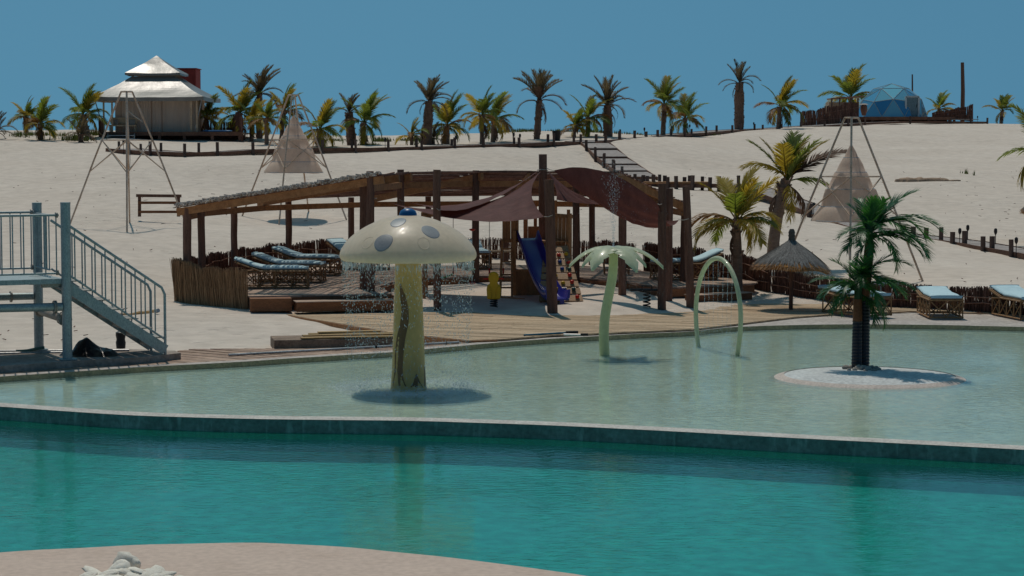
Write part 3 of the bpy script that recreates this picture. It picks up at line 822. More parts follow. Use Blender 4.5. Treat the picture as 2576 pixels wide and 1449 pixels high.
tower = empty('play_tower', (.8, 55, .3), 'red brown wooden play tower with climbing wall and swing beam under the sails', 'play tower')
def B_(name, a, b, w, h, mt=None, root=None): return bevel(MB().bar(a, b, w, h).build(name, mt or PLAYW, root or tower), .006)
for x, y, zt in ((TX0, TY0, 2.0), (TX1, TY0, 2.45), (TX0, TY1, 2.9), (TX1, TY1, 2.5), (.62, TY1, 2.6)):
    B_('corner_post', (x, y, .2), (x, y, zt), .09, .09)
m = MB()
for i in range(11): B_('platform_board', (TX0 - .04, TY0 + .08 + i * .14, TZ), (TX1 + .04, TY0 + .08 + i * .14, TZ), .13, .035)
# lower front panel
B_('lower_panel', (TX0 + .03, TY0 - .03, .62), (TX0 + .72, TY0 - .03, .62), .025, .68)
B_('panel_frame', (TX0 - .02, TY0 - .06, .98), (TX0 + .78, TY0 - .06, .98), .04, .06)
B_('panel_frame', (TX0 - .02, TY0 - .06, .3), (TX0 + .78, TY0 - .06, .3), .04, .06)
# upper left board screen and the upper right one
for i in range(4):
    x = -.19 + i * .105; B_('screen_board', (x, TY0 + .1, 1.78), (x, TY0 + .1, 2.36), .098, .022)
B_('screen_rail', (-.27, TY0 + .07, 1.74), (.2, TY0 + .07, 1.74), .04, .09); B_('screen_rail', (-.27, TY0 + .07, 2.38), (.2, TY0 + .07, 2.38), .04, .07)
for i in range(4):
    x = 1.13 + i * .1; B_('screen_board', (x, TY0 + .35 - i * .02, 1.5), (x + .02, TY0 + .35 - i * .02, 2.36), .0985, .022)
B_('screen_rail', (1.0, TY0 + .3, 2.40), (1.57, TY0 + .2, 2.36), .05, .1)
# back wall with two window openings
for x0, x1, z0, z1 in ((.3, .42, 1.72, 2.75), (.42, .72, 1.72, 2.06), (.42, .72, 2.6, 2.75), (.72, .88, 1.72, 2.75), (.88, 1.05, 1.72, 1.98), (1.05, 1.2, 1.72, 2.75)):
    B_('back_panel', ((x0 + .002), TY1 - .12, (z0 + z1) / 2), ((x1 - .002), TY1 - .12, (z0 + z1) / 2), .03, z1 - z0)
MB().bar((.965, TY1 - .1, 1.98), (.965, TY1 - .1, 2.75), .012).bar((.88, TY1 - .1, 2.2), (1.05, TY1 - .1, 2.2), .012).bar((.88, TY1 - .1, 2.45), (1.05, TY1 - .1, 2.45), .012).build('window_grille', BLACKP, tower)
# ladder on the left
for x in (-.25, .0):
    B_('ladder_rail', (x - .06 if x < 0 else x, TY0 - .35, .25), (x, TY0 + .05, 1.78), .06, .06)
for i in range(4):
    t = .2 + i * .22; B_('ladder_rung', (-.29, TY0 - .35 + .4 * t, .25 + 1.5 * t), (.02, TY0 - .35 + .4 * t, .25 + 1.5 * t), .09, .04)
# climbing wall
C0 = V(.72, 52.45, .3); C1 = V(.72, TY0 - .06, 1.62); up = (C1 - C0)
for x0, x1 in ((.72, .86), (1.74, 1.40)):
    B_('wall_beam', (x0, C0.y + .05, .25), (x1, C1.y + .05, 1.62), .05, .09)
cols = [RED, YEL, DGR, BLU2]; nb = 8; rr = random.Random(5)
pats = [[('y', .2), ('b', .55), ('r', .88)], [('y', .25), ('b', .52), ('g', .82)], [('r', .25), ('y', .5), ('r', .82)], [('y', .25), ('r', .8)], [('g', .2), ('b', .55), ('g', .85)],
        [('r', .2), ('b', .5), ('r', .88)], [('g', .2), ('r', .5), ('y', .86)], []]
cm = {'r': RED, 'y': YEL, 'g': DGR, 'b': BLU2}
nrm = V(0, -up.z, up.y).normalized()
for i in range(nb):
    t0, t1 = i / nb + .01, (i + .86) / nb
    xl, xr = .66 + .16 * (t0 + t1) / 2, 1.80 - .36 * (t0 + t1) / 2
    a0, a1 = C0 + up * t0, C0 + up * t1
    vs = []
    for dn in (0, .025):
        for (x, p) in ((xl, a0), (xr, a0), (xr - .03, a1), (xl + .015, a1)):
            q = V(x, p.y, p.z) + nrm * dn; vs.append(q)
    bo = MB().add(vs, [(0, 3, 2, 1), (4, 5, 6, 7), (0, 1, 5, 4), (1, 2, 6, 5), (2, 3, 7, 6), (3, 0, 4, 7)]).build('climbing_board', PLYW, tower)
    for c, f in pats[i]:
        q = V(xl + (xr - xl) * (.28 + .72 * f) - .05, 0, 0) + V(0, 1, 0) * ((a0.y + a1.y) / 2) + V(0, 0, 1) * ((a0.z + a1.z) / 2 + rr.uniform(-.02, .03)) + nrm * .055
        h = MB().lathe([(.012, -.045), (.05, -.035), (.055, 0), (.035, .028), (.015, .036)], 10)
        qt = nrm.to_track_quat('Z', 'Y').to_matrix()
        h.v = [tuple(qt @ Vector(p) + q) for p in h.v]
        autosmooth(h.build('climbing_hold', cm[c], bo))
# swing beam with A-frame
B_('swing_beam', (-2.35, TY0 + .1, 2.42), (.1, TY0 + .1, 2.42), .1, .12)
B_('swing_leg', (-2.25, TY0 - .7, .2), (-2.25, TY0 + .05, 2.4), .09, .09); B_('swing_leg', (-2.25, TY0 + .9, .2), (-2.25, TY0 + .15, 2.4), .09, .09)
B_('ground_brace', (-.35, TY0 - .5, .32), (.3, TY0 - 1.0, .3), .1, .05)
# slide
sl_ = empty('slide', (1.1, 52.2, .3), 'dark blue plastic slide running down from the play tower', 'slide')
path_ = spline([(.40, 54.62, 1.80), (.42, 54.35, 1.78), (.52, 53.95, 1.48), (.66, 53.5, 1.06), (.80, 53.05, .74), (.92, 52.7, .54), (1.03, 52.35, .42), (1.14, 51.98, .42)], 5)
m = MB(); secs = []
prof = [(-.29, .17), (-.27, .185), (-.245, .16), (-.215, .02), (-.17, 0), (.17, 0), (.215, .02), (.245, .16), (.27, .185), (.29, .17), (.275, .02), (.22, -.035), (-.22, -.035), (-.275, .02)]
pv = [Vector(p) for p in path_]
for i, p in enumerate(pv):
    d = (pv[min(i + 1, len(pv) - 1)] - pv[max(i - 1, 0)]).normalized(); sd = V(-d.y, d.x, 0).normalized() * -1
    sd = V(d.y * -1, d.x, 0).normalized(); sd = V(0, 0, 1).cross(d).normalized() * -1; upv = sd.cross(d).normalized()
    if upv.z < 0: upv = -upv
    t = i / (len(pv) - 1); fl = 1 + .12 * max(0, t - .75) * 4; hh = 1.12 if t < .12 else (1 + .25 * max(0, t - .8) * 5)
    for x, h in prof: m.v.append(tuple(p + sd * (x * fl) + upv * (h * hh)))
K = len(prof)
for i in range(len(pv) - 1):
    for k in range(K):
        m.f.append((i * K + k, i * K + (k + 1) % K, (i + 1) * K + (k + 1) % K, (i + 1) * K + k))
m.f.append(tuple(range(K))); m.f.append(tuple((len(pv) - 1) * K + k for k in reversed(range(K))))
autosmooth(m.build('chute', BLUE, sl_), 60)
for x in (-.16, .16): MB().box((1.08 + x, 52.15, .32), (.1, .25, .14)).build('foot', BLUE, sl_)
# swings
def swing(name, px0, px1, pys, label, mt, curved, tilt=0):
    Y = TY0 + .1; a, b = at_y(px0, 546, Y), at_y(px1, 546, Y); s0, s1 = at_y(px0, pys, Y), at_y(px1, pys, Y)
    s1.z += tilt
    root = empty(name, (a + b) / 2, label, 'swing')
    for p, q in ((a, s0), (b, s1)):
        MB().tube([p + V(0, 0, .08), q], .009, 5).build('rope', ROPE, root)
        MB().tube([p + V(0, 0, .06), p + V(0, 0, -.03)], .022, 6).build('hanger', BLACKP, root)
        MB().tube([q + V(0, 0, .16), q + V(0, 0, .0)], .022, 7).build('grip', RED, root)
    pts = [s0.lerp(s1, t) + V(0, 0, -.1 * math.sin(math.pi * t) * curved) for t in [i / 8 for i in range(9)]]
    m = MB()
    for p, q in zip(pts, pts[1:]): m.bar(p, q, .16, .035)
    m.build('seat', mt, root)
swing('swing', 1231, 1266, 690, 'green curved swing seat on ropes above the yellow spring rider', GRN, 1)
swing('swing', 1106, 1140, 698, 'green swing seat on ropes seen through the mushroom spray', GRN, .3, .1)
a = at_y(1188, 546, TY0 + .1)
cr = empty('disc_swing', a, 'hanging rope with red and green climbing discs', 'swing')
MB().tube([a + V(0, 0, .1), V(a.x, a.y, at_y(1188, 715, a.y).z)], .011, 5).build('rope', ROPE, cr)
for py, mt_ in ((577, RED), (676, GRN), (711, RED)):
    p = at_y(1188, py, a.y); autosmooth(MB().lathe([(.02, -.045), (.06, -.03), (.085, 0), (.08, .012), (.02, .02)], 12, p).build('climbing_disc', mt_, cr))
# spring riders
def spring(m, c, r, z0, z1, turns, th):
    pts = [(c[0] + math.cos(t) * r, c[1] + math.sin(t) * r, z0 + (z1 - z0) * t / (turns * 2 * math.pi)) for t in [i * math.pi / 6 for i in range(int(turns * 12) + 1)]]
    return m.tube(pts, th, 6)
p = at_z(1242, 770, .28)
du = empty('spring_rider', p, 'yellow animal shaped spring rider seen from behind on a black spring', 'spring rider')
autosmooth(spring(MB(), (p.x, p.y), .085, p.z - .02, p.z + .17, 3.5, .018).build('spring', BLACKS, du))
def slab(outline, y0, y1, mt, name, root, bv=.025):
    n = len(outline); vs = [(x, y0, z) for x, z in outline] + [(x, y1, z) for x, z in outline]
    fs = [tuple(range(n)), tuple(reversed(range(n, 2 * n)))] + [((i + 1) % n, i, n + i, n + (i + 1) % n) for i in range(n)]
    o = MB().add(vs, fs).build(name, mt, root); bevel(o, bv, 3); autosmooth(o, 50); return o
bz = p.z + .17
body = [(-.15, 0), (.15, 0), (.165, .1), (.17, .28), (.15, .35), (.11, .37), (.09, .4), (.115, .46), (.13, .53), (.12, .61), (.07, .66), (0, .675), (-.07, .66), (-.12, .61), (-.13, .53), (-.115, .46), (-.09, .4), (-.11, .37), (-.15, .35), (-.17, .28), (-.165, .1)]
slab([(p.x + x, bz + z) for x, z in body], p.y - .06, p.y + .06, YEL, 'body', du)
for sx in (-1, 1): slab([(p.x + sx * x, bz + z) for x, z in ([(.06, .02), (.16, .02), (.175, .26), (.13, .33), (.07, .24)] if sx > 0 else [(.07, .24), (.13, .33), (.175, .26), (.16, .02), (.06, .02)])], p.y - .1, p.y - .061, YEL, 'wing', du, .012)
MB().tube([(p.x - .25, p.y + .02, bz + .5), (p.x + .25, p.y + .02, bz + .5)], .02, 8).build('handlebar', RED, du)
for sx in (-.07, .07): MB().lathe([(.004, -.006), (.012, 0), (.004, .006)], 8, (p.x + sx, p.y - .066, bz + .6)).build('eye', BLACKP, du)
p = at_z(1627, 770, .26)
s2 = empty('spring_rider', p, 'black spring rider with a flat board by the right hand sail posts', 'spring rider')
autosmooth(spring(MB(), (p.x, p.y), .085, p.z - .02, p.z + .36, 4.5, .018).build('spring', BLACKS, s2))
bevel(MB().box((p.x, p.y, p.z + .40), (.85, .16, .05)).build('board', BLACKP, s2), .01)
MB().tube([(p.x - .12, p.y, p.z + .42), (p.x - .12, p.y, p.z + .5), (p.x + .12, p.y, p.z + .5), (p.x + .12, p.y, p.z + .42)], .014, 6).build('handle', BLACKP, s2)

# ================================================================ LOUNGERS AND TABLES
LW, LL, LH = .78, 1.85, .50
def make_lounger(back=28):
    # local: foot towards +x, centre at origin, z = 0 ground
    root = empty('sun_lounger', (0, 0, 0))
    x0, x1 = -LL / 2, LL / 2; xb = x0 + .62; y0, y1 = -LW / 2, LW / 2
    def P(n, a, b, w=.035): return autosmooth(MB().tube([a, b], w / 2, 6).build(n, BAMBOO, root, world=False), 60)
    for y in (y0, y1):
        P('base_rail', (x0 + .15, y, .03), (x1, y, .03), .045); P('side_rail', (xb - .05, y, LH - .06), (x1, y, LH - .06), .05); P('side_rail', (x0 + .15, y, LH - .1), (xb, y, LH - .06), .05)
        for x in (x0 + .17, x0 + .6, x0 + 1.02, x0 + 1.44, x1 - .02): P('leg', (x, y, .0), (x, y, LH - .07), .035)
        for k in range(4):
            a = x0 + .19 + k * .425; b = a + .39
            P('cross_brace', (a, y, .05), (b, y, LH - .1), .028); P('cross_brace', (b, y, .05), (a, y, LH - .1), .028)
    for x in (x0 + .17, x1):
        P('end_rail', (x, y0, .03), (x, y1, .03), .045); P('end_rail', (x, y0, LH - .06), (x, y1, LH - .06), .05)
        for a, b in ((y0 + .03, 0), (0, y1 - .03)):
            P('cross_brace', (x, a, .05), (x, b, LH - .1), .028); P('cross_brace', (x, b, .05), (x, a, LH - .1), .028)
    ca, sa = math.cos(R(back)), math.sin(R(back))
    m = MB().box(((xb + x1) / 2, 0, LH - .03), (x1 - xb, LW - .02, .025)); m.build('bed_slats', BAMBOO, root, world=False)
    q = [V(xb, 0, LH - .03), V(xb - .62 * ca, 0, LH - .03 + .62 * sa)]
    MB().bar(q[0], q[1], LW - .02, .03).build('backrest_slats', BAMBOO, root, world=False)
    for y in (y0, y1): P('backrest_rail', (xb, y, LH - .05), (xb - .66 * ca, y, LH - .05 + .66 * sa), .045)
    # cushion: one padded strip following bed and back
    prof = [(x1 - .01, LH - .015)] + [(xb + (x1 - xb) * t, LH - .015) for t in (.75, .5, .25, .1)] + [(xb + .0, LH + .01)] + [(xb - .68 * ca * t, LH - .005 + .68 * sa * t) for t in (.2, .5, .8, 1)]
    m = MB(); th = .085
    n = len(prof)
    for i, (x, z) in enumerate(prof):
        for y, dz in ((-LW / 2 + .05, 0), (-LW / 2 + .03, .5), (-LW / 2 + .08, 1), (-LW / 4, 1.06), (0, 1.08), (LW / 4, 1.06), (LW / 2 - .08, 1), (LW / 2 - .03, .5), (LW / 2 - .05, 0)):
            e = .55 if i in (0, n - 1) and dz > .9 else 1
            m.v.append((x + (.03 if i == 0 and dz > .9 else 0) * -1, y, z + dz * th * e))
    for i in range(n - 1):
        for k in range(9):
            k2 = (k + 1) % 9; m.f.append((i * 9 + k, i * 9 + k2, (i + 1) * 9 + k2, (i + 1) * 9 + k))
    m.f.append(tuple(range(9))); m.f.append(tuple((n - 1) * 9 + k for k in reversed(range(9))))
    o = m.build('cushion', CUSH, root, world=False); autosmooth(o, 50); bevel(o, .02, 3)
    return root
LPROTO = {}
def lounger(x, y, z, yaw, label, back=28, sc=1.0):
    if back not in LPROTO:
        LPROTO[back] = make_lounger(back); o = LPROTO[back]
    else:
        o = copy_tree(LPROTO[back])
    o.location = (x, y, z); o.rotation_euler = (0, 0, R(yaw)); o.scale = (sc,) * 3
    tag(o, label, 'sun lounger', 'bamboo sun loungers with pale blue cushions')
    return o
zP = PZ + .008
lounger(-6.15, 53.95, zP, 3, 'bamboo sun lounger with striped shade on its cushion, nearest the straw fence panel', 20)
lounger(-5.95, 56.2, zP, -6, 'second bamboo sun lounger from the straw fence panel under the pergola', 20)
lounger(-5.75, 59.3, zP, -13, 'third bamboo sun lounger from the straw fence panel under the pergola', 20)
lounger(-4.55, 61.9, zP, -38, 'bamboo sun lounger partly hidden behind the left edge of the mushroom cap', 28)
lounger(-1.15, 62.6, zP, -80, 'bamboo sun lounger by the back fence just right of the mushroom cap', 20)
lounger(4.75, 57.2, zP, 192, 'bamboo sun lounger alone at the right end of the pergola platform', 24)
lounger(8.28, 50.75, .15, -62, 'bamboo sun lounger half hidden behind the artificial palm', 7)
lounger(10.28, 50.55, .12, -91, 'bamboo sun lounger seen foot end on by the low fence, with smooth pale blue cushion', 7)
lounger(12.15, 50.2, .12, -80, 'bamboo sun lounger cut off by the right edge of the picture', 12)
TABT = mat('bamboo_table_top', (0.46, 0.34, 0.22), (0.3, 0.2, 0.12), 0.7, 4, (1, 6, 1))
def table(x, y, z, yaw, label, w=.6, d=.55, h=.46):
    root = empty('bamboo_table', (x, y, z), label, 'table', 'low bamboo side tables', R(yaw))
    m = MB()
    for k in range(11): m.tube([(-w / 2, -d / 2 + d * k / 10, h), (w / 2, -d / 2 + d * k / 10, h)], d / 21, 6)
    tag(m.build('table_top', TABT, root, world=False), kind='stuff')
    for sx in (-1, 1):
        for sy in (-1, 1):
            MB().tube([(sx * w * .42, sy * d * .42, 0), (sx * w * .46, sy * d * .46, h - .02)], .017, 6).build('leg', BAMBOO, root, world=False)
    for sx in (-1, 1):
        MB().tube([(sx * w * .42, -d * .42, .12), (sx * w * .42, d * .42, .12)], .013, 6).build('stretcher', BAMBOO, root, world=False)
        MB().tube([(-w * .42, sx * d * .42, .12), (w * .42, sx * d * .42, .12)], .013, 6).build('stretcher', BAMBOO, root, world=False)
table(-6.5, 55.15, zP, 0, 'low bamboo table between the first and second loungers')
table(-6.35, 57.7, zP, -8, 'low bamboo table between the second and third loungers')
table(-5.35, 60.9, zP, -25, 'low bamboo table between the third and fourth loungers')
table(-.3, 62.3, zP, 5, 'low bamboo table in front of the back fence, left of the play tower', .8, .6, .5)
table(2.95, 59.4, zP, 0, 'low bamboo table behind the palm shaped fountain', .8, .7, .5)

# ================================================================ THATCHED PARASOL
THATCH = mat('grey_thatch', (0.24, 0.23, 0.22), (0.10, 0.09, 0.08), 0.9, 6, (5, 5, 1), contrast=.9, isl=.3)
THATCHU = mat('orange_thatch_underside', (0.42, 0.19, 0.05), (0.25, 0.11, 0.03), 0.9, 5)
p = at_z(1990, 779, DZ); um = empty('thatched_parasol', p, 'small grey thatched parasol on a wooden pole by the low fence', 'parasol')
post(um, p.x, p.y, DZ - .05, DZ + 1.72, .05, name='pole')
def uprof(t, a):
    # t 0 apex..1 rim ; a azimuth
    r = .07 + t * .88 * (1.0 + .03 * math.sin(3 * a))
    z = 1.72 - .52 * t ** .8 - .10 * t ** 3 - (.13 * max(0, math.cos(a)) ** 2 - .02) * t ** 2 + .02 * math.sin(5 * a) * t
    return r, z
m = MB(); NA, NT = 48, 9
for i in range(NT + 1):
    for k in range(NA):
        a = 2 * math.pi * k / NA; r, z = uprof(i / NT, a); m.v.append((p.x + r * math.cos(a), p.y + r * math.sin(a), DZ + z))
for i in range(NT + 1):
    for k in range(NA):
        a = 2 * math.pi * k / NA; r, z = uprof(1 - i / NT, a); m.v.append((p.x + r * .97 * math.cos(a), p.y + r * .97 * math.sin(a), DZ + z - .08 - .02 * (1 - i / NT)))
for i in range(2 * NT + 1):
    for k in range(NA): m.f.append((i * NA + k, i * NA + (k + 1) % NA, (i + 1) * NA + (k + 1) % NA, (i + 1) * NA + k))
autosmooth(m.build('thatch_core', THATCHU, um), 60)
m = MB(); rr = random.Random(8)
for i in range(2600):
    a = rr.uniform(0, 2 * math.pi); t0 = rr.uniform(0, .75) ** .8; t1 = min(1.06, t0 + rr.uniform(.18, .35)); da = rr.uniform(-.06, .06)
    pts = []
    for j in range(3):
        t = t0 + (t1 - t0) * j / 2; aa = a + da * j / 2; r, z = uprof(t, aa); lift_ = .012 + rr.uniform(0, .02)
        pts.append(V(p.x + r * math.cos(aa), p.y + r * math.sin(aa), DZ + z + lift_))
    w = rr.uniform(.006, .014); sdv = V(-math.sin(a), math.cos(a), 0) * w
    m.strip([pts[0] - sdv, pts[1] - sdv, pts[2] - sdv * .4], [pts[0] + sdv, pts[1] + sdv, pts[2] + sdv * .4])
tag(m.build('thatch_straw', THATCH, um), kind='stuff')
m = MB()
for i in range(900):
    a = rr.uniform(0, 2 * math.pi); r, z = uprof(1, a); q = V(p.x + r * math.cos(a), p.y + r * math.sin(a), DZ + z - rr.uniform(0, .07)); o = V(math.cos(a), math.sin(a), -.9) * rr.uniform(.03, .09)
    sdv = V(-math.sin(a), math.cos(a), 0) * .006; m.strip([q - sdv, q + o - sdv * .3], [q + sdv, q + o + sdv * .3])
tag(m.build('thatch_fringe', STRAW, um), kind='stuff')
for k in range(8):
    a = k * math.pi / 4 + .2; r, z = uprof(.95, a); MB().tube([(p.x, p.y, DZ + 1.3), (p.x + r * math.cos(a), p.y + r * math.sin(a), DZ + z - .11)], .014, 5).build('rib', BAMBOO, um)
THTOP = mat('dark_thatch_knot', (0.12, 0.10, 0.085), (0.06, 0.05, 0.045), .9, 9)
m = MB().lathe([(.1, 1.66), (.085, 1.74), (.075, 1.8), (.09, 1.83), (.075, 1.87), (.085, 1.91), (.07, 1.96), (.05, 2.0)], 12, (p.x, p.y, DZ)); autosmooth(m.build('thatch_knot', THTOP, um), 50)

# ================================================================ MUSHROOM FOUNTAIN
CREAM = mat('cream_fibreglass', (0.90, 0.80, 0.67), (0.83, 0.725, 0.59), 0.4, 1.2, fine=.05, spec=.2, coat=.14, trans=(.4, (1, .90, .74)))
def wet(m_):
    t = m_.node_tree; N = t.nodes; b = N['Principled BSDF']
    co = [n for n in N if n.type == 'TEX_COORD'][0]
    mp = N.new('ShaderNodeMapping'); mp.inputs['Scale'].default_value = (1, 1, .5); t.links.new(co.outputs['Object'], mp.inputs[0])
    n = N.new('ShaderNodeTexNoise'); n.inputs['Scale'].default_value = 16; n.inputs['Detail'].default_value = 3; t.links.new(mp.outputs[0], n.inputs[0])
    bp = N.new('ShaderNodeBump'); bp.inputs['Distance'].default_value = .008; t.links.new(n.outputs[0], bp.inputs['Height']); t.links.new(bp.outputs[0], b.inputs['Coat Normal'])
    b.inputs['Coat Roughness'].default_value = .05
wet(CREAM)
SPOT = mat('grey_blue_spot_paint', (0.30, 0.285, 0.285), (0.25, 0.235, 0.235), 0.35, 3, fine=.05, coat=.4)
STEM = mat('ochre_stem_paint', (0.66, 0.44, 0.16), (0.56, 0.37, 0.13), 0.4, 1.2, fine=.05, spec=.25, coat=.12)
STRIPE = mat('brown_stripe_paint', (0.19, 0.095, 0.028), (0.14, 0.07, 0.02), 0.35, 2, fine=.05, coat=.4)
NOZ = mat('bright_blue_nozzle', (0.01, 0.10, 0.27), (0.008, 0.08, 0.22), 0.35, 2, fine=.05)
mb_ = at_z(1028, 976, 0.0); MX, MY = mb_.x, mb_.y
mush = empty('mushroom_fountain', (MX, MY, -.12), 'cream mushroom shaped water fountain with grey spots and a blue nozzle in the paddling pool', 'fountain')
cprof = [(0, 3.03), (.15, 3.02), (.3, 2.99), (.45, 2.955), (.6, 2.895), (.75, 2.82), (.9, 2.725), (1.0, 2.645), (1.08, 2.56), (1.14, 2.475), (1.18, 2.395), (1.192, 2.325), (1.175, 2.27), (1.14, 2.245), (1.05, 2.235), (.8, 2.25), (.24, 2.28)]
cs = spline(cprof, 3)
autosmooth(MB().lathe([(max(r, .002), z) for r, z in cs], 72, (MX, MY, 0)).build('cap', CREAM, mush), 60)
topz = [(r, z) for r, z in cs if z > 2.30]
def cap_z(r):
    for (r0, z0), (r1, z1) in zip(topz, topz[1:]):
        if r0 <= r <= r1: return z0 + (z1 - z0) * (r - r0) / max(1e-6, r1 - r0)
    return None
def cap_hit(x, y):
    d = ray(x, y); t = (MY - 1.6) / d.y; prev = None
    while t < (MY + 1.6) / d.y:
        q = V(0, 0, CAMZ) + d * t; r = math.hypot(q.x - MX, q.y - MY); z = cap_z(r)
        if z is not None and q.z <= z: return q
        t += .004
    return None
def spot(px, py, rx, ry, mt_=None, rim=None):
    c = cap_hit(px, py)
    if c is None: return
    m = MB(); e = .02; r = math.hypot(c.x - MX, c.y - MY); er = V((c.x - MX) / r, (c.y - MY) / r, 0)
    slope = (cap_z(min(1.18, r + e)) - cap_z(max(0, r - e))) / (2 * e); tr = V(er.x, er.y, slope).normalized(); tt = V(-er.y, er.x, 0); nn = tt.cross(tr)
    if nn.z < 0: nn = -nn
    rows = []
    for fr in ((0.02, .35, .7, .93, 1.0) if rim is None else (.9, .95, 1.0)):
        row = []
        for k in range(29):
            a = 2 * math.pi * k / 28; q = c + tt * (math.cos(a) * rx * fr) + tr * (math.sin(a) * ry * fr)
            rq = math.hypot(q.x - MX, q.y - MY); zq = cap_z(min(rq, 1.185))
            if rq > 1.185: q.x = MX + (q.x - MX) * 1.185 / rq; q.y = MY + (q.y - MY) * 1.185 / rq
            h = (.006 if fr < .99 else .0005) if rim is None else (.004 if fr == .95 else .0005)
            row.append(V(q.x, q.y, zq) + nn * h)
        rows.append(row)
    for a, b in zip(rows, rows[1:]): m.strip(a, b)
    autosmooth(m.build('spot' if rim is None else 'embossed_ring', mt_ or SPOT, mush), 60)
for s_ in ((965, 607, .165, .185), (1083, 582, .155, .19), (1002, 558, .13, .20), (1183, 603, .15, .17), (908, 573, .15, .2), (1108, 554, .14, .22)): spot(*s_)
for s_ in ((926, 609, .12, .13), (1066, 611, .11, .13)): spot(*s_, mt_=CREAM, rim=1)
def stem_r(z): return .305 - (.305 - .225) * min(1, max(0, (z + .12) / 2.4)) + .02 * max(0, 1 - (z + .12) / .5)
autosmooth(MB().lathe([(stem_r(-.15 + .1 * i), -.15 + .1 * i) for i in range(25)], 48, (MX, MY, 0)).build('stem', STEM, mush), 60)
def stem_hit(x, y):
    d = ray(x, y); t = (MY - .5) / d.y
    for _ in range(160):
        q = V(0, 0, CAMZ) + d * t; r = math.hypot(q.x - MX, q.y - MY)
        if r <= stem_r(q.z) + .003: return V(MX + (q.x - MX) / r * (stem_r(q.z) + .0035), MY + (q.y - MY) / r * (stem_r(q.z) + .0035), q.z)
        t += .004
    return None
def stripe(rows):
    m = MB(); A, B, C_ = [], [], []
    for y, xa, xb in rows:
        a, b, c = stem_hit(xa, y), stem_hit(xb, y), stem_hit((xa + xb) / 2, y)
        if a and b and c: A.append(a); B.append(b); C_.append(c)
    if len(A) > 1: m.strip(A, C_).strip(C_, B).build('brown_streak', STRIPE, mush)
# streak shapes read off the stem
stripe(spline([(714, 1006, 1008), (730, 1006, 1014), (755, 1008, 1023), (785, 1010, 1028), (815, 1006, 1027), (850, 998, 1020), (890, 994, 1015), (930, 993, 1013), (955, 990, 1016), (972, 988, 1022)], 3))
stripe([(940, 1047, 1048), (950, 1043, 1052), (962, 1040, 1057), (974, 1032, 1064)])
stripe([(800, 1066, 1067.5), (860, 1066, 1068.5), (920, 1067, 1069.5), (972, 1067, 1071)])
autosmooth(MB().lathe([(.155, 2.98), (.152, 3.05), (.13, 3.1), (.07, 3.135), (.01, 3.145)], 24, (MX, MY, 0)).build('nozzle', NOZ, mush), 60)
# falling water: drops off the rim, spray where they land
DROP = bpy.data.materials.new('water_drops'); DROP.use_nodes = True
def _dropmat():
    t = DROP.node_tree; N = t.nodes; L = t.links; N.remove(N['Principled BSDF'])
    a = N.new('ShaderNodeBsdfTransparent'); d = N.new('ShaderNodeBsdfDiffuse'); d.inputs[0].default_value = (.85, .9, .92, 1); g = N.new('ShaderNodeBsdfGlossy'); g.inputs['Roughness'].default_value = .08
    m1 = N.new('ShaderNodeMixShader'); m1.inputs[0].default_value = .55; L.new(a.outputs[0], m1.inputs[1]); L.new(d.outputs[0], m1.inputs[2])
    m2 = N.new('ShaderNodeMixShader'); m2.inputs[0].default_value = .3; L.new(m1.outputs[0], m2.inputs[1]); L.new(g.outputs[0], m2.inputs[2]); L.new(m2.outputs[0], N['Material Output'].inputs[0])
_dropmat()
def drop(m, p, r, l):
    o = len(m.v); m.v += [(p[0], p[1], p[2] + l), (p[0] + r, p[1], p[2]), (p[0], p[1] + r, p[2]), (p[0] - r, p[1], p[2]), (p[0], p[1] - r, p[2]), (p[0], p[1], p[2] - l)]
    m.f += [(o, o + 1, o + 2), (o, o + 2, o + 3), (o, o + 3, o + 4), (o, o + 4, o + 1), (o + 5, o + 2, o + 1), (o + 5, o + 3, o + 2), (o + 5, o + 4, o + 3), (o + 5, o + 1, o + 4)]
rr = random.Random(77); m = MB()
for i in range(3600):
    a = rr.uniform(0, 2 * math.pi); f = rr.random() ** 1.25; z = 2.24 - 2.24 * f; r = 1.12 - .25 * f * f * rr.random() + rr.uniform(-.06, .05)
    if rr.random() < .3: r = rr.uniform(.35, 1.12)
    drop(m, (MX + r * math.cos(a), MY + r * math.sin(a), z), rr.uniform(.003, .0068), rr.uniform(.007, .022) * (1.4 if f < .15 else 1))
for i in range(420):                      # short streams hanging from the rim
    a = rr.uniform(0, 2 * math.pi); r = 1.12 + rr.uniform(-.03, .02); l = rr.uniform(.03, .11)
    drop(m, (MX + r * math.cos(a), MY + r * math.sin(a), 2.235 - l), .0035, l)
for i in range(5200):
    a = rr.uniform(0, 2 * math.pi); r = abs(rr.gauss(1.08, .20)); drop(m, (MX + r * math.cos(a), MY + r * math.sin(a), rr.random() ** 3 * .14), rr.uniform(.004, .008), rr.uniform(.004, .009))
for i in range(3200):                     # foam where the curtain lands
    a = rr.uniform(0, 2 * math.pi); r = abs(rr.gauss(1.02, .24)); drop(m, (MX + r * math.cos(a), MY + r * math.sin(a), .003), rr.uniform(.006, .017), .004)
tag(m.build('fountain_spray', DROP), 'falling drops and splash round the mushroom fountain', 'water spray', kind='stuff')

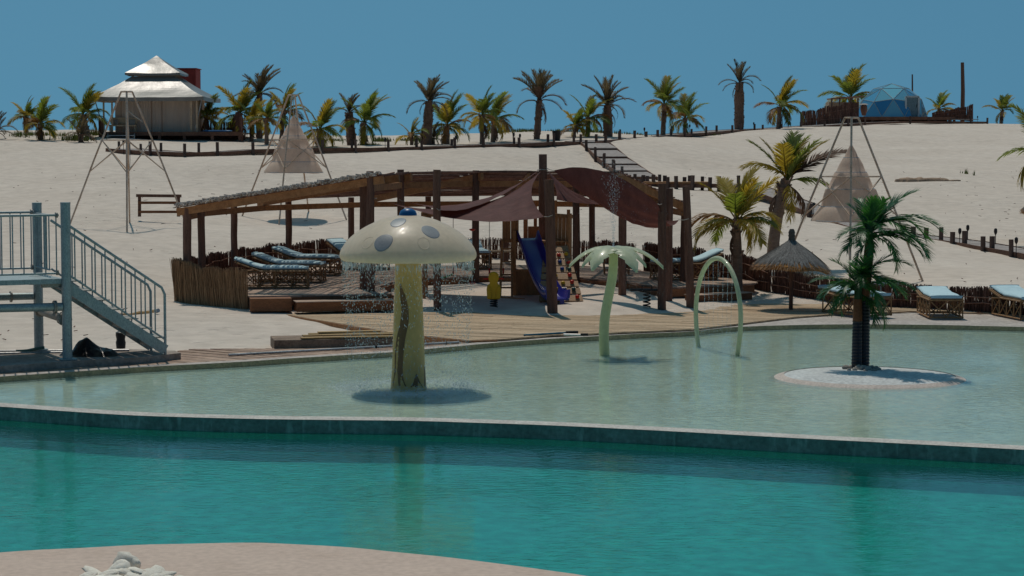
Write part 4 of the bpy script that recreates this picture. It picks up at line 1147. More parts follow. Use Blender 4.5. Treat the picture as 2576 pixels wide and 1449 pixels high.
# ================================================================ PALM SHAPED FOUNTAIN
PGREEN = mat('pale_green_fibreglass', (0.66, 0.68, 0.46), (0.58, 0.60, 0.40), 0.35, 1.5, fine=.06, spec=.3, coat=.25, trans=(.25, (1, 1, .7)))
PSTEM = mat('yellow_green_stem_paint', (0.60, 0.60, 0.32), (0.53, 0.53, 0.27), 0.4, 1.2, fine=.06, spec=.25, coat=.1)
pb = at_z(1521, 893, 0); PY = pb.y
pf = empty('palm_fountain', (pb.x, PY, -.12), 'pale green palm tree shaped water fountain with a curved stem', 'fountain')
cen = [at_y(x, y, PY) for x, y in ((1521, 908), (1521, 893), (1519, 850), (1521, 805), (1529, 755), (1539, 705), (1543, 665), (1543, 628))]
cen = [Vector(q) for q in spline([tuple(c) for c in cen], 4)]
autosmooth(MB().tube(cen, [.105 - .015 * i / len(cen) for i in range(len(cen))], 24).build('stem', PSTEM, pf), 60)
hub = cen[-1]
autosmooth(MB().lathe([(.13, -.06), (.2, -.02), (.2, .02), (.14, .035), (.01, .04)], 24, hub).build('hub', PGREEN, pf), 40)
autosmooth(MB().lathe([(.10, .036), (.10, .06), (.09, .066), (.01, .066)], 24, hub).build('nozzle_plate', GALV, pf), 40)
def fountain_leaf(az, L_, droop, w):
    out = []
    n = 6
    for i in range(n + 1):
        t = i / n; ww = w * (math.sin(math.pi * min(1, .18 + t * .8)) ** .7)
        out.append((t * L_, ww)); 
        if i < n: out.append(((t + .62 / n) * L_, ww * .58))
    out[-1] = (L_ * 1.03, w * .12)
    m = MB(); rows = []
    for (x, ww) in out:
        z = .03 + .10 * math.sin(min(1, x / L_) * math.pi * .55) - droop * (x / L_) ** 2.1
        row = [V(x, -ww, z - .035), V(x, -ww * .5, z + .005), V(x, 0, z + .025), V(x, ww * .5, z + .005), V(x, ww, z - .035), V(x, ww * .5, z - .055), V(x, 0, z - .045), V(x, -ww * .5, z - .055)]
        rows.append(row)
    q = Matrix.Rotation(az, 3, 'Z')
    for row in rows: m.v += [tuple(q @ p + hub) for p in row]
    for i in range(len(rows) - 1):
        for k in range(8): m.f.append((i * 8 + k, i * 8 + (k + 1) % 8, (i + 1) * 8 + (k + 1) % 8, (i + 1) * 8 + k))
    m.f.append(tuple(range(8))); m.f.append(tuple((len(rows) - 1) * 8 + k for k in reversed(range(8))))
    autosmooth(m.build('leaf', PGREEN, pf), 35)
for az, L_, dr, w in ((R(178), .86, .42, .20), (R(0), .98, .45, .20), (R(-122), .82, .44, .27), (R(-60), .82, .47, .27), (R(62), .85, .4, .25), (R(118), .85, .4, .25), (R(-152), .7, .40, .2), (R(-28), .7, .40, .2)):
    fountain_leaf(az, L_, dr, w)
m = MB()
for i in range(900):
    f = rr.random(); top = 1.75
    z = hub.z + .06 + top * f; s_ = .008 + .16 * f ** 1.6
    drop(m, (hub.x + rr.gauss(0, s_), hub.y + rr.gauss(0, s_), z), rr.uniform(.0018, .004), rr.uniform(.004, .014))
for i in range(900):
    a = rr.uniform(0, 6.283); r = rr.uniform(.2, 1.3); f = rr.random(); drop(m, (hub.x + .25 + r * math.cos(a), hub.y + r * math.sin(a), (hub.z + .9) * f ** 1.4), rr.uniform(.0015, .003), rr.uniform(.004, .01))
for i in range(900):
    a = rr.uniform(0, 6.283); r = rr.uniform(.1, 1.5); drop(m, (hub.x + .6 + r * 1.3 * math.cos(a), hub.y - .2 + r * .8 * math.sin(a), rr.random() ** 3 * .06), rr.uniform(.002, .005), .003)
tag(m.build('fountain_spray', DROP), 'thin water jet and mist rising from the palm shaped fountain', 'water spray', kind='stuff')

# ================================================================ ARCH FOUNTAIN
ab0, ab1 = at_z(1759, 873, 0), at_z(1853, 893, 0)
af = empty('arch_fountain', (ab0 + ab1) / 2, 'pale green arched tube water fountain standing in the paddling pool', 'fountain')
ctr = (ab0 + ab1) / 2; hv = (ab1 - ab0) / 2; pts = []
for i in range(41):
    a = R(-40) + (R(220) - R(-40)) * i / 40; k = math.cos(a) / math.cos(R(-40)); z = .72 + 1.19 * math.sin(a) if math.sin(a) > 0 else .72 + (.72 + .12) / math.sin(R(40)) * math.sin(a)
    kk = 1.18 * math.cos(a) if math.sin(a) > 0 else 1.18 * math.cos(a) ** 1 * (1 + .11 * (math.sin(a) ** 2) / .41)
    pts.append(ctr + hv * (1.2 * math.cos(a) if math.sin(a) > 0 else math.copysign(1.2 - .2 * (abs(math.sin(a)) / .643) ** 1.7, math.cos(a))) + V(0, 0, z))
autosmooth(MB().tube(pts, .048, 14).build('tube', PGREEN, af), 60)
m = MB(); top = pts[20]
for k in range(7):
    q = pts[14 + k * 2]
    for i in range(60):
        f = (i + rr.random()) / 60; L_ = q.z - .05
        cv = (q.lerp(ctr + V(0, 0, q.z), .15 * f)); drop(m, (cv.x + rr.gauss(0, .01 * f), cv.y, q.z - .05 - L_ * f), .004, .024 if f < .4 else .011)
for i in range(1300):
    p_ = ctr + hv * rr.gauss(0, .5); drop(m, (p_.x + rr.gauss(0, .35), p_.y + rr.gauss(0, .3), rr.random() ** 3 * .5), rr.uniform(.003, .007), rr.uniform(.004, .012))
tag(m.build('fountain_spray', DROP), 'thin water threads falling inside the arched tube fountain', 'water spray', kind='stuff')

# ================================================================ PALM FRONDS (shared meshes)
LEAFG = mat('palm_leaf_green', (0.21, 0.25, 0.055), (0.13, 0.17, 0.04), 0.5, 1.2, rnd=.3, fine=.15, trans=(.5, (1.35, 1.3, .6)))
LEAFY = mat('palm_leaf_yellowing', (0.46, 0.35, 0.055), (0.28, 0.24, 0.05), 0.55, .9, rnd=.25, fine=.15, trans=(.5, (1.3, 1.15, .5)))
LEAFO = mat('palm_leaf_orange_brown', (0.38, 0.18, 0.045), (0.22, 0.13, 0.045), 0.6, .9, rnd=.25, fine=.15, trans=(.3, (1.2, 1.0, .6)))
LEAFD = mat('date_palm_leaf', (0.16, 0.125, 0.075), (0.10, 0.08, 0.052), 0.6, 1.2, rnd=.25, fine=.15, trans=(.4, (1.2, 1.05, .7)))
LEAFB = mat('dead_palm_leaf', (0.20, 0.12, 0.08), (0.12, 0.07, 0.05), 0.8, 1.5, rnd=.25, fine=.15, trans=(.2, (1, .9, .8)))
LEAFA = mat('artificial_palm_leaf', (0.045, 0.14, 0.05), (0.026, 0.09, 0.036), 0.38, 1.5, rnd=.3, fine=.1, spec=.5, trans=(.4, (1.3, 1.5, .4)))
TRUNK = mat('palm_trunk_bark', (0.21, 0.13, 0.09), (0.11, 0.064, 0.047), 0.9, 6, (1, 1, 2.5), bump=.02, bscale=14, contrast=.8, isl=.25)
TRUNKC = mat('coconut_trunk_bark', (0.27, 0.185, 0.135), (0.16, 0.10, 0.072), 0.9, 5, (1, 1, 3), bump=.02, bscale=12, contrast=.8, isl=.2)
def frond_mesh(name, n, ll, bend, sweep, lift_, hang, seed, lw=.028, bare=.16, torn=0.0):
    # unit length frond along +x; bend = total downward curl, hang = how far leaflets droop, sweep = forward angle
    rr = random.Random(seed); m = MB(); P = []; D = []
    x = z = y = 0.0; N = 22; a = 0.0
    for i in range(N + 1):
        P.append(V(x, y, z)); D.append(a); a = -bend * ((i + 1) / N) ** 1.5; x += math.cos(a) / N; z += math.sin(a) / N
    m.tube(P[::2] + ([P[-1]] if N % 2 else []), [.014 * (1 - .85 * i / 11) + .0015 for i in range(len(P[::2]))], 4, cap=False)
    for side in (-1, 1):
        for k in range(n):
            t = bare + (1 - bare) * (k + rr.uniform(-.2, .2)) / n; t = min(max(t, .02), .995)
            if torn and rr.random() < torn: continue
            f = t * N; i = min(int(f), N - 1); p = P[i].lerp(P[i + 1], f - i); ang = D[i]
            d = V(math.cos(ang), 0, math.sin(ang)); u = V(-math.sin(ang), 0, math.cos(ang))
            L_ = ll * (math.sin(math.pi * min(1, .22 + .78 * t * .93)) ** .6) * rr.uniform(.85, 1.1)
            sw = sweep * (1 - .35 * t) + rr.uniform(-.12, .12)
            out = (V(0, side, 0) * math.sin(sw) + d * math.cos(sw) + u * (lift_ + rr.uniform(-.1, .1))).normalized()
            hg = hang * rr.uniform(.6, 1.3)
            q1 = p + out * (L_ * .5) + V(0, 0, -hg * L_ * .16); q2 = p + (out * (1 - hg * .25)) * L_ + V(0, 0, -hg * L_ * .55)
            wv = d * (lw * rr.uniform(.8, 1.2))
            o = len(m.v); m.v += [tuple(p - wv * .45), tuple(p + wv * .45), tuple(q1 - wv * .5), tuple(q1 + wv * .5), tuple(q2)]
            m.f += [(o, o + 1, o + 3, o + 2), (o + 2, o + 3, o + 4)]
    return m.mesh(name)
FR = {}
for v in range(4):
    FR['coco', 'up', v] = frond_mesh('coconut_frond', 42, .33, .5 + .12 * v, .95, .15, .35, 10 + v, lw=.033)
    FR['coco', 'arch', v] = frond_mesh('coconut_frond', 42, .34, 1.2 + .2 * v, .95, .05, .75, 20 + v, lw=.033)
    FR['coco', 'hang', v] = frond_mesh('coconut_frond', 34, .30, 1.6 + .2 * v, .85, -.1, 1.1, 30 + v, lw=.04, torn=.15)
    FR['date', 'up', v] = frond_mesh('date_frond', 40, .24, .35 + .15 * v, .75, .35, .1, 40 + v, lw=.028, bare=.1)
    FR['date', 'arch', v] = frond_mesh('date_frond', 40, .23, 1.0 + .25 * v, .75, .25, .25, 50 + v, lw=.028, bare=.1)
    FR['date', 'hang', v] = frond_mesh('date_frond', 28, .15, 1.6 + .2 * v, .6, .0, .6, 60 + v, lw=.03, torn=.2)
    FR['art', 'up', v] = frond_mesh('artificial_frond', 32, .40, .6 + .15 * v, .9, .2, .25, 70 + v, lw=.036)
    FR['art', 'arch', v] = frond_mesh('artificial_frond', 32, .38, 1.25 + .2 * v, .95, .12, .45, 80 + v, lw=.036)
    FR['art', 'hang', v] = FR['art', 'arch', v]
def put_frond(root, loc, key, az, el, L_, mt, roll=0, name='frond'):
    o = bpy.data.objects.new(name, FR[key]); 
    COL.objects.link(o)
    if not FR[key].materials: FR[key].materials.append(mt)
    o.material_slots[0].link = 'OBJECT'; o.material_slots[0].material = mt
    o.parent = root; o.location = loc
    o.rotation_mode = 'QUATERNION'
    o.rotation_quaternion = Quaternion((0, 0, 1), az) @ Quaternion((0, 1, 0), -el) @ Quaternion((1, 0, 0), roll)
    o.scale = (L_, L_, L_)
    return o
def palm(base, top, kind, flen, n, label, seed, wind=0.25, dead=0, yellow=.4, r=.12, group='palms along the dune crest', drop=62, stub=True, up_share=.45, bend=(0, 0)):
    # base, top: world points (top = where the fronds leave the trunk)
    rr = random.Random(seed); n = n + 3; flen *= 1.08; base, top = Vector(base), Vector(top)
    H = max((top - base).length, .05)
    if kind == 'date': r *= .8; flen *= 1.08
    root = empty('coconut_palm' if kind == 'coco' else 'date_palm', base, label, 'palm tree', group)
    N = 9; pts = []; rad = []
    for i in range(N):
        t = i / (N - 1); p = (base - V(0, 0, .4)).lerp(top, t) + V(bend[0], bend[1], 0) * math.sin(math.pi * t)
        pts.append(p)
        rad.append(r * ((1.2 - .6 * t if t < .3 else 1.02 - .12 * t) if kind == 'coco' else (1.0 + .12 * math.sin(t * 3)) * (1.05 if t < .8 else .9)) * rr.uniform(.94, 1.06))
    m = MB().tube(pts, rad, 10, wob=.05)
    ns = int(H * (26 if kind == 'date' else 7)) + (10 if kind == 'coco' else 0)
    for i in range(ns if stub else 0):
        t = rr.uniform(.12, 1) if kind == 'date' else 1 - abs(rr.gauss(0, .14)); t = min(max(t, .05), 1); f = t * (N - 1); k = min(int(f), N - 2)
        c = pts[k].lerp(pts[k + 1], f - k); a = rr.uniform(0, 6.283); rd = rad[k]; o = V(math.cos(a), math.sin(a), 0)
        m.bar(c + o * rd * .7 + V(0, 0, -.04), c + o * (rd + rr.uniform(.02, .06) * (1.6 if kind == 'coco' else 1)) + V(0, 0, rr.uniform(.06, .18)), rr.uniform(.04, .09), .03)
    autosmooth(m.build('trunk', TRUNKC if kind == 'coco' else TRUNK, root), 40)
    tl = top - base
    for i in range(n):
        f = i / max(1, n - 1); az = i * 2.39996 + rr.uniform(-.25, .25)
        up = f < up_share
        el = R(86 - 42 * f / max(.05, up_share)) if up else R(44 - drop * (f - up_share) / (1 - up_share))
        el += R(rr.uniform(-7, 7))
        # wind from the left pushes the fronds towards +x
        dx, dy = math.cos(az) * math.cos(el) + wind, math.sin(az) * math.cos(el); az2 = math.atan2(dy, dx)
        L_ = flen * rr.uniform(.85, 1.1) * (1 if up else .95) * (.85 if el < 0 else 1)
        style = 'up' if el > R(50) else ('arch' if el > R(-2) else 'hang')
        if kind == 'date': mt = LEAFD if rr.random() > .25 or up else LEAFB
        else:
            y = yellow * (1.5 if not up else .85)
            mt = LEAFG if rr.random() > y else (LEAFY if rr.random() > .3 or up else LEAFO)
        put_frond(root, tl + V(rr.uniform(-.02, .02), rr.uniform(-.02, .02), rr.uniform(-.1, .05)), (kind, style, rr.randrange(4)), az2, el, L_, mt, rr.uniform(-.3, .3))
    for i in range(dead):
        az = rr.uniform(0, 6.283); put_frond(root, tl + V(0, 0, rr.uniform(-.35, -.1)), (kind, 'hang', rr.randrange(4)), az, R(rr.uniform(-62, -25)), flen * rr.uniform(.5, .85), LEAFB, rr.uniform(-.4, .4), 'dead_frond')
    return root
def crest_palm(px, py, tx, ty, Y, kind, fl_px, n, label, seed, **k):
    # px, py: foot in the picture; tx, ty: crown point; fl_px: frond length measured there
    base = at_y(px, py, Y); top = at_y(tx, ty, Y); s = FPX / Y
    return palm(base, top, kind, fl_px / s, n, label, seed, **k)
cp_ = crest_palm
cp_(67, 345, 65, 296, 121, 'coco', 52, 13, 'small coconut palm farther back, second from the left edge', 1, yellow=.35, r=.11)
cp_(104, 354, 100, 312, 113, 'coco', 66, 13, 'short green and yellow coconut palm in front, near the left edge', 2, yellow=.55, r=.13, dead=2)
cp_(226, 347, 209, 288, 117, 'coco', 76, 14, 'tall coconut palm just left of the tent lodge', 3, yellow=.25, r=.16, dead=3)
cp_(204, 361, 203, 338, 112, 'date', 46, 14, 'low bushy date palm left of the tent lodge', 4, r=.15, dead=3)
cp_(-12, 345, -12, 332, 113, 'date', 52, 16, 'bushy date palm cut off by the left edge of the picture', 5, r=.15)
cp_(530, 345, 518, 292, 122, 'coco', 58, 13, 'coconut palm right behind the right side of the tent lodge', 6, yellow=.5, dead=1)
cp_(604, 352, 603, 285, 121, 'coco', 84, 14, 'big dark green coconut palm right of the tent lodge', 7, yellow=.25, r=.15)
cp_(652, 355, 652, 236, 122, 'date', 66, 18, 'tall brown date palm above the palms right of the tent lodge', 8, r=.2, dead=3, up_share=.65)
cp_(671, 363, 670, 300, 114, 'coco', 56, 13, 'coconut palm between the tent lodge palms and the middle lantern frame', 9, yellow=.4, dead=2)
cp_(633, 352, 632, 305, 119, 'coco', 60, 13, 'yellowing coconut palm beside the tall brown date palm', 10, yellow=.7, dead=2)
cp_(705, 354, 715, 282, 117, 'coco', 66, 13, 'slender coconut palm behind the top of the middle lantern frame', 11, yellow=.45, dead=2)
cp_(801, 371, 804, 326, 111, 'coco', 80, 15, 'wide coconut palm just right of the middle lantern frame', 12, yellow=.45, r=.15, dead=2)
cp_(886, 364, 878, 283, 115, 'date', 46, 14, 'thick trunked date palm with a small brown crown', 13, r=.28, dead=4, up_share=.6)
cp_(913, 363, 914, 308, 114, 'coco', 84, 14, 'coconut palm leaning over the thick trunked date palm', 14, yellow=.3, r=.15, wind=.35, dead=2)
cp_(1036, 364, 1035, 340, 114, 'coco', 48, 11, 'small coconut palm at the foot of a tall date palm', 15, yellow=.4, r=.1)
cp_(1074, 362, 1079, 254, 116, 'date', 62, 20, 'tall date palm with thick dark trunk and dry shoots at its foot', 16, r=.27, dead=5, up_share=.6)
cp_(1062, 361, 1062, 348, 116.4, 'date', 40, 11, 'dry brown palm shoots at the foot of the tall date palm, left side', 17, r=.1)
cp_(1090, 361, 1090, 348, 116.4, 'date', 40, 11, 'dry brown palm shoots at the foot of the tall date palm, right side', 18, r=.1)
cp_(1124, 360, 1124, 316, 118, 'coco', 76, 15, 'coconut palm just right of the tall thick date palm', 19, yellow=.4, r=.17, dead=3)
cp_(1213, 371, 1212, 290, 113, 'coco', 70, 14, 'front coconut palm of the close pair in the middle of the crest', 20, yellow=.4, dead=2)
cp_(1239, 357, 1241, 302, 121, 'coco', 74, 14, 'rear coconut palm of the close pair in the middle of the crest', 21, yellow=.4, dead=2)
cp_(1349, 354, 1357, 252, 123, 'date', 74, 18, 'tall slim palm standing alone just left of the black litter bin', 22, r=.21, dead=4, wind=.15, up_share=.72)
cp_(1444, 351, 1446, 318, 125, 'coco', 50, 12, 'short yellowing coconut palm right of the black litter bin', 23, yellow=.65, r=.1)
cp_(1477, 350, 1479, 296, 126, 'coco', 66, 13, 'coconut palm between the short yellow palm and a thick date palm', 24, yellow=.3, r=.13)
cp_(1530, 349, 1528, 264, 127, 'date', 66, 18, 'thick date palm right above the boardwalk stairs', 25, r=.3, dead=4, up_share=.6, wind=.1)
cp_(1667, 344, 1671, 262, 141, 'coco', 76, 14, 'tall straight coconut palm in the middle of the right hand crest', 26, yellow=.35, r=.17, dead=1)
cp_(1722, 341, 1724, 300, 147, 'coco', 66, 13, 'shorter coconut palm right of the tall straight one', 27, yellow=.5, r=.14, wind=.1)
cp_(1859, 326, 1860, 208, 164, 'date', 50, 13, 'very tall date palm with thick trunk and few fronds', 28, r=.42, dead=6, wind=.05, up_share=.55)
cp_(1956, 331, 1962, 268, 163, 'coco', 74, 14, 'coconut palm left of the dome, bent by the wind', 29, yellow=.35, r=.18, dead=2, wind=.35)
cp_(2140, 290, 2140, 246, 206, 'coco', 82, 15, 'big coconut palm behind the shed left of the glass dome', 30, yellow=.2, r=.2, wind=.1)
cp_(2362, 290, 2362, 274, 203, 'coco', 46, 11, 'small yellow green coconut palm right of the glass dome', 31, yellow=.8, r=.15)
cp_(2517, 314, 2521, 280, 196, 'coco', 46, 10, 'small palm with upright fronds near the right edge', 32, yellow=.4, r=.15, wind=.1, up_share=.8, dead=2)
# nearer palms
b = at_z(1859, 753, DZ); t = at_y(1853, 556, b.y)
palm(b, t, 'coco', 1.45, 15, 'coconut palm growing through the deck between the sail posts and the parasol', 33, yellow=.42, r=.125, group='palms near the pool', dead=1, wind=.2, up_share=.45, drop=46)
b = at_y(1944, 668, 61.5); t = at_y(1978, 452, 61.5)
q_ = palm(b, t, 'coco', 1.5, 13, 'leaning coconut palm with a dry frond behind the thatched parasol', 34, yellow=.5, r=.17, group='palms near the pool', dead=2, wind=.2, up_share=.8, bend=(-.12, 0))
put_frond(q_, t - b, ('coco', 'up', 1), R(8), R(38), 2.1, LEAFB, .3, 'dead_frond')
g_ = ground(2648, 76); t = at_y(2640, 385, 76)
palm(g_, t, 'coco', 2.1, 12, 'coconut palm beyond the right edge, one frond reaching into the picture', 35, yellow=.6, r=.14, group='palms near the pool', wind=-.1)

# ================================================================ ISLAND WITH ARTIFICIAL PALM
isl = at_z(2187, 948, .02)
m = MB().lathe([(1.95, -.14), (1.75, -.02), (1.6, .035), (1.2, .075), (.6, .1), (.01, .11)], 64, (isl.x, isl.y, 0))
ISL = mat('white_island_plaster', (0.60, 0.62, 0.61), (0.50, 0.51, 0.50), 0.9, 1.5, bump=.004, bscale=40, c3=(.56, .57, .55))
io = autosmooth(m.build('island', ISL), 60); tag(io, kind='structure')
m = MB().lathe([(1.86, -.05), (1.735, -.004), (1.70, .012), (1.55, .05)], 64, (isl.x, isl.y, 0)); m.f = m.f[:-2]
RIMM = mat('pink_island_rim', (0.58, 0.49, 0.43), (0.5, 0.43, 0.38), .9, 3); r_ = m.build('island_rim', RIMM, io)
ARTB = mat('black_ringed_trunk', (0.022, 0.022, 0.028), (0.012, 0.012, 0.016), .5, 4, spec=.4)
ARTBR = mat('brown_artificial_trunk', (0.20, 0.075, 0.028), (0.12, 0.045, 0.02), .6, 4)
ap_b = at_z(2158, 926, .1)
art = empty('artificial_palm', ap_b, 'dark green artificial palm with two black ringed trunks on the island', 'palm tree')
def ringed(pts, r, mt, name, rings=True):
    P = []; Rd = []
    pts = [Vector(p) for p in pts]; L_ = (pts[-1] - pts[0]).length; n = int(L_ / .03)
    for i in range(n + 1):
        P.append(pts[0].lerp(pts[-1], i / n)); Rd.append(r * (1.12 if (i % 2 == 0 and rings) else 1.0) * (1 - .1 * i / n))
    return MB().tube(P, Rd, 14).build(name, mt, art)
Y0 = ap_b.y
ringed([at_y(2155, 930, Y0), at_y(2157, 808, Y0)], .095, ARTB, 'trunk'); ringed([at_y(2157, 808, Y0), at_y(2158, 752, Y0)], .09, ARTBR, 'trunk_sleeve', False)
ringed([at_y(2172, 930, Y0 + .1), at_y(2175, 750, Y0 + .1)], .105, ARTB, 'trunk'); ringed([at_y(2175, 750, Y0 + .1), at_y(2186, 640, Y0 + .1), at_y(2188, 612, Y0 + .1)], .1, ARTBR, 'trunk_sleeve', False)
GSH = mat('green_artificial_stem', (0.03, 0.085, 0.03), (0.02, 0.055, 0.02), .5, 4, (6, 6, .6))
ringed([at_y(2158, 757, Y0), at_y(2160, 690, Y0)], .075, GSH, 'green_sheath', False); ringed([at_y(2188, 620, Y0 + .1), at_y(2186, 560, Y0 + .1)], .075, GSH, 'green_sheath', False)
rr = random.Random(4)
c1 = at_y(2186, 568, Y0 + .1) - ap_b; c2 = at_y(2160, 700, Y0) - ap_b
UPF = ((20, 60, .72, 'up'), (50, 70, .68, 'up'), (5, 52, .85, 'up'), (160, 74, .55, 'up'), (-100, 70, .5, 'up'), (-60, 62, .62, 'up'), (110, 66, .55, 'up'),
       (-5, 34, 1.45, 'arch'), (-22, 28, 1.35, 'arch'), (14, 30, 1.4, 'arch'), (2, 16, 1.3, 'arch'), (-12, 10, 1.15, 'arch'), (30, 22, 1.1, 'arch'),
       (-75, 30, .65, 'arch'), (-110, 15, .55, 'arch'), (195, 22, .5, 'arch'), (165, 0, .55, 'arch'), (220, -12, .55, 'arch'), (-50, 0, .75, 'arch'), (75, 25, .7, 'arch'), (180, -35, .5, 'arch'), (-85, -15, .55, 'arch'), (20, -15, .75, 'arch'))
for az, el, L_, st in UPF:
    put_frond(art, c1 + V(0, 0, rr.uniform(-.30, .03)), ('art', st, rr.randrange(4)), R(az + rr.uniform(-8, 8)), R(el), L_ * (1.0 if L_ > 1 else 1.32), LEAFA, rr.uniform(-.4, .4))
LOF = ((178, 42, .72, 'arch'), (195, 28, .68, 'arch'), (168, 15, .66, 'arch'), (205, 2, .6, 'arch'), (-20, 42, .8, 'arch'), (5, 28, .85, 'arch'), (-60, 40, .62, 'arch'), (-110, 45, .6, 'arch'), (60, 50, .7, 'arch'), (100, 60, .6, 'up'), (-10, 66, .7, 'up'),
       (170, 68, .6, 'up'), (-70, 10, .58, 'arch'), (15, 8, .78, 'arch'), (-140, 15, .6, 'arch'), (-40, 20, .7, 'arch'), (-80, 62, .6, 'up'), (185, -20, .55, 'arch'), (0, -18, .65, 'arch'), (-95, 25, .6, 'arch'), (-25, -8, .66, 'arch'), (215, 50, .6, 'arch'), (-55, -15, .6, 'arch'))
for az, el, L_, st in LOF:
    put_frond(art, c2 + V(0, 0, rr.uniform(-.32, .06)), ('art', st, rr.randrange(4)), R(az + rr.uniform(-8, 8)), R(el), L_ * 1.3, LEAFA, rr.uniform(-.4, .4))
STONE = mat('pale_stone', (0.42, 0.38, 0.33), (0.30, 0.26, 0.22), .8, 5, bump=.004, rnd=.25)
WSTONE = mat('white_stone', (0.86, 0.81, 0.71), (0.76, 0.68, 0.56), .7, 5, bump=.004, rnd=.12)
def stone_mesh(seed, sub=2, flat=.7):
    rr = random.Random(seed); m = MB(); NA, NT = 12, 8; v0 = V(rr.uniform(0, 50), rr.uniform(0, 50), 0)
    for i in range(NT + 1):
        th = math.pi * i / NT
        for k in range(NA):
            a = 2 * math.pi * k / NA; d = V(math.sin(th) * math.cos(a), math.sin(th) * math.sin(a), math.cos(th)); s = 1 + .32 * mnoise.noise(d * 1.3 + v0) + .12 * mnoise.noise(d * 3 + v0)
            m.v.append((d.x * s, d.y * s * .85, d.z * s * flat))
    for i in range(NT):
        for k in range(NA): m.f.append((i * NA + k, (i + 1) * NA + k, (i + 1) * NA + (k + 1) % NA, i * NA + (k + 1) % NA))
    return m.mesh('stone', True)
SM = [stone_mesh(i) for i in range(5)]
for s in SM: s.materials.append(STONE)
rr = random.Random(12)
ipos = [(2127, 928, .07), (2140, 926, .06), (2150, 932, .055), (2160, 929, .085), (2172, 930, .09), (2184, 931, .07), (2192, 929, .075), (2203, 930, .07), (2211, 931, .05), (2136, 932, .045), (2178, 934, .045), (2198, 934, .05)]
for i, (x, y, r) in enumerate(ipos):
    p = at_z(x, y, .1); o = link('stone', SM[i % 5]); o.location = (p.x, p.y, .1 + r * .3); o.scale = (r * rr.uniform(.9, 1.2), r, r); o.rotation_euler = (0, 0, rr.uniform(0, 6))
    tag(o, 'rounded pale stone at the foot of the artificial palm', 'stone', 'stones at the foot of the artificial palm')
SW = []
for i in range(4):
    s = stone_mesh(30 + i, flat=.6); s.materials.append(WSTONE); SW.append(s)
fpos = [(215, 1445, .10, .045), (240, 1436, .13, .05), (262, 1446, .12, .06), (283, 1440, .12, .075), (300, 1432, .11, .11), (318, 1414, .12, .13), (340, 1418, .06, .10), (325, 1440, .12, .07), (352, 1434, .16, .06), (372, 1440, .15, .06), (395, 1437, .12, .06), (412, 1440, .10, .05), (385, 1449, .1, .05), (345, 1449, .12, .05), (300, 1450, .12, .06), (428, 1445, .08, .04), (450, 1447, .07, .03), (230, 1452, .1, .05), (270, 1456, .12, .05), (330, 1460, .13, .06), (400, 1458, .1, .05)]
for i, (x, y, rx, rz) in enumerate(fpos):
    p = at_z(x, y + 9, .06); o = link('stone', SW[i % 4]); o.location = (p.x, p.y, max(.02, p.z - .02 + rz * .4)); o.scale = (rx * 1.25, rx, rz * 1.3); o.rotation_euler = (rr.uniform(-.4, .4), rr.uniform(-.4, .4), rr.uniform(0, 6))
    tag(o, 'white stone in the heap on the near terrace', 'stone', 'white stones heaped on the near terrace')

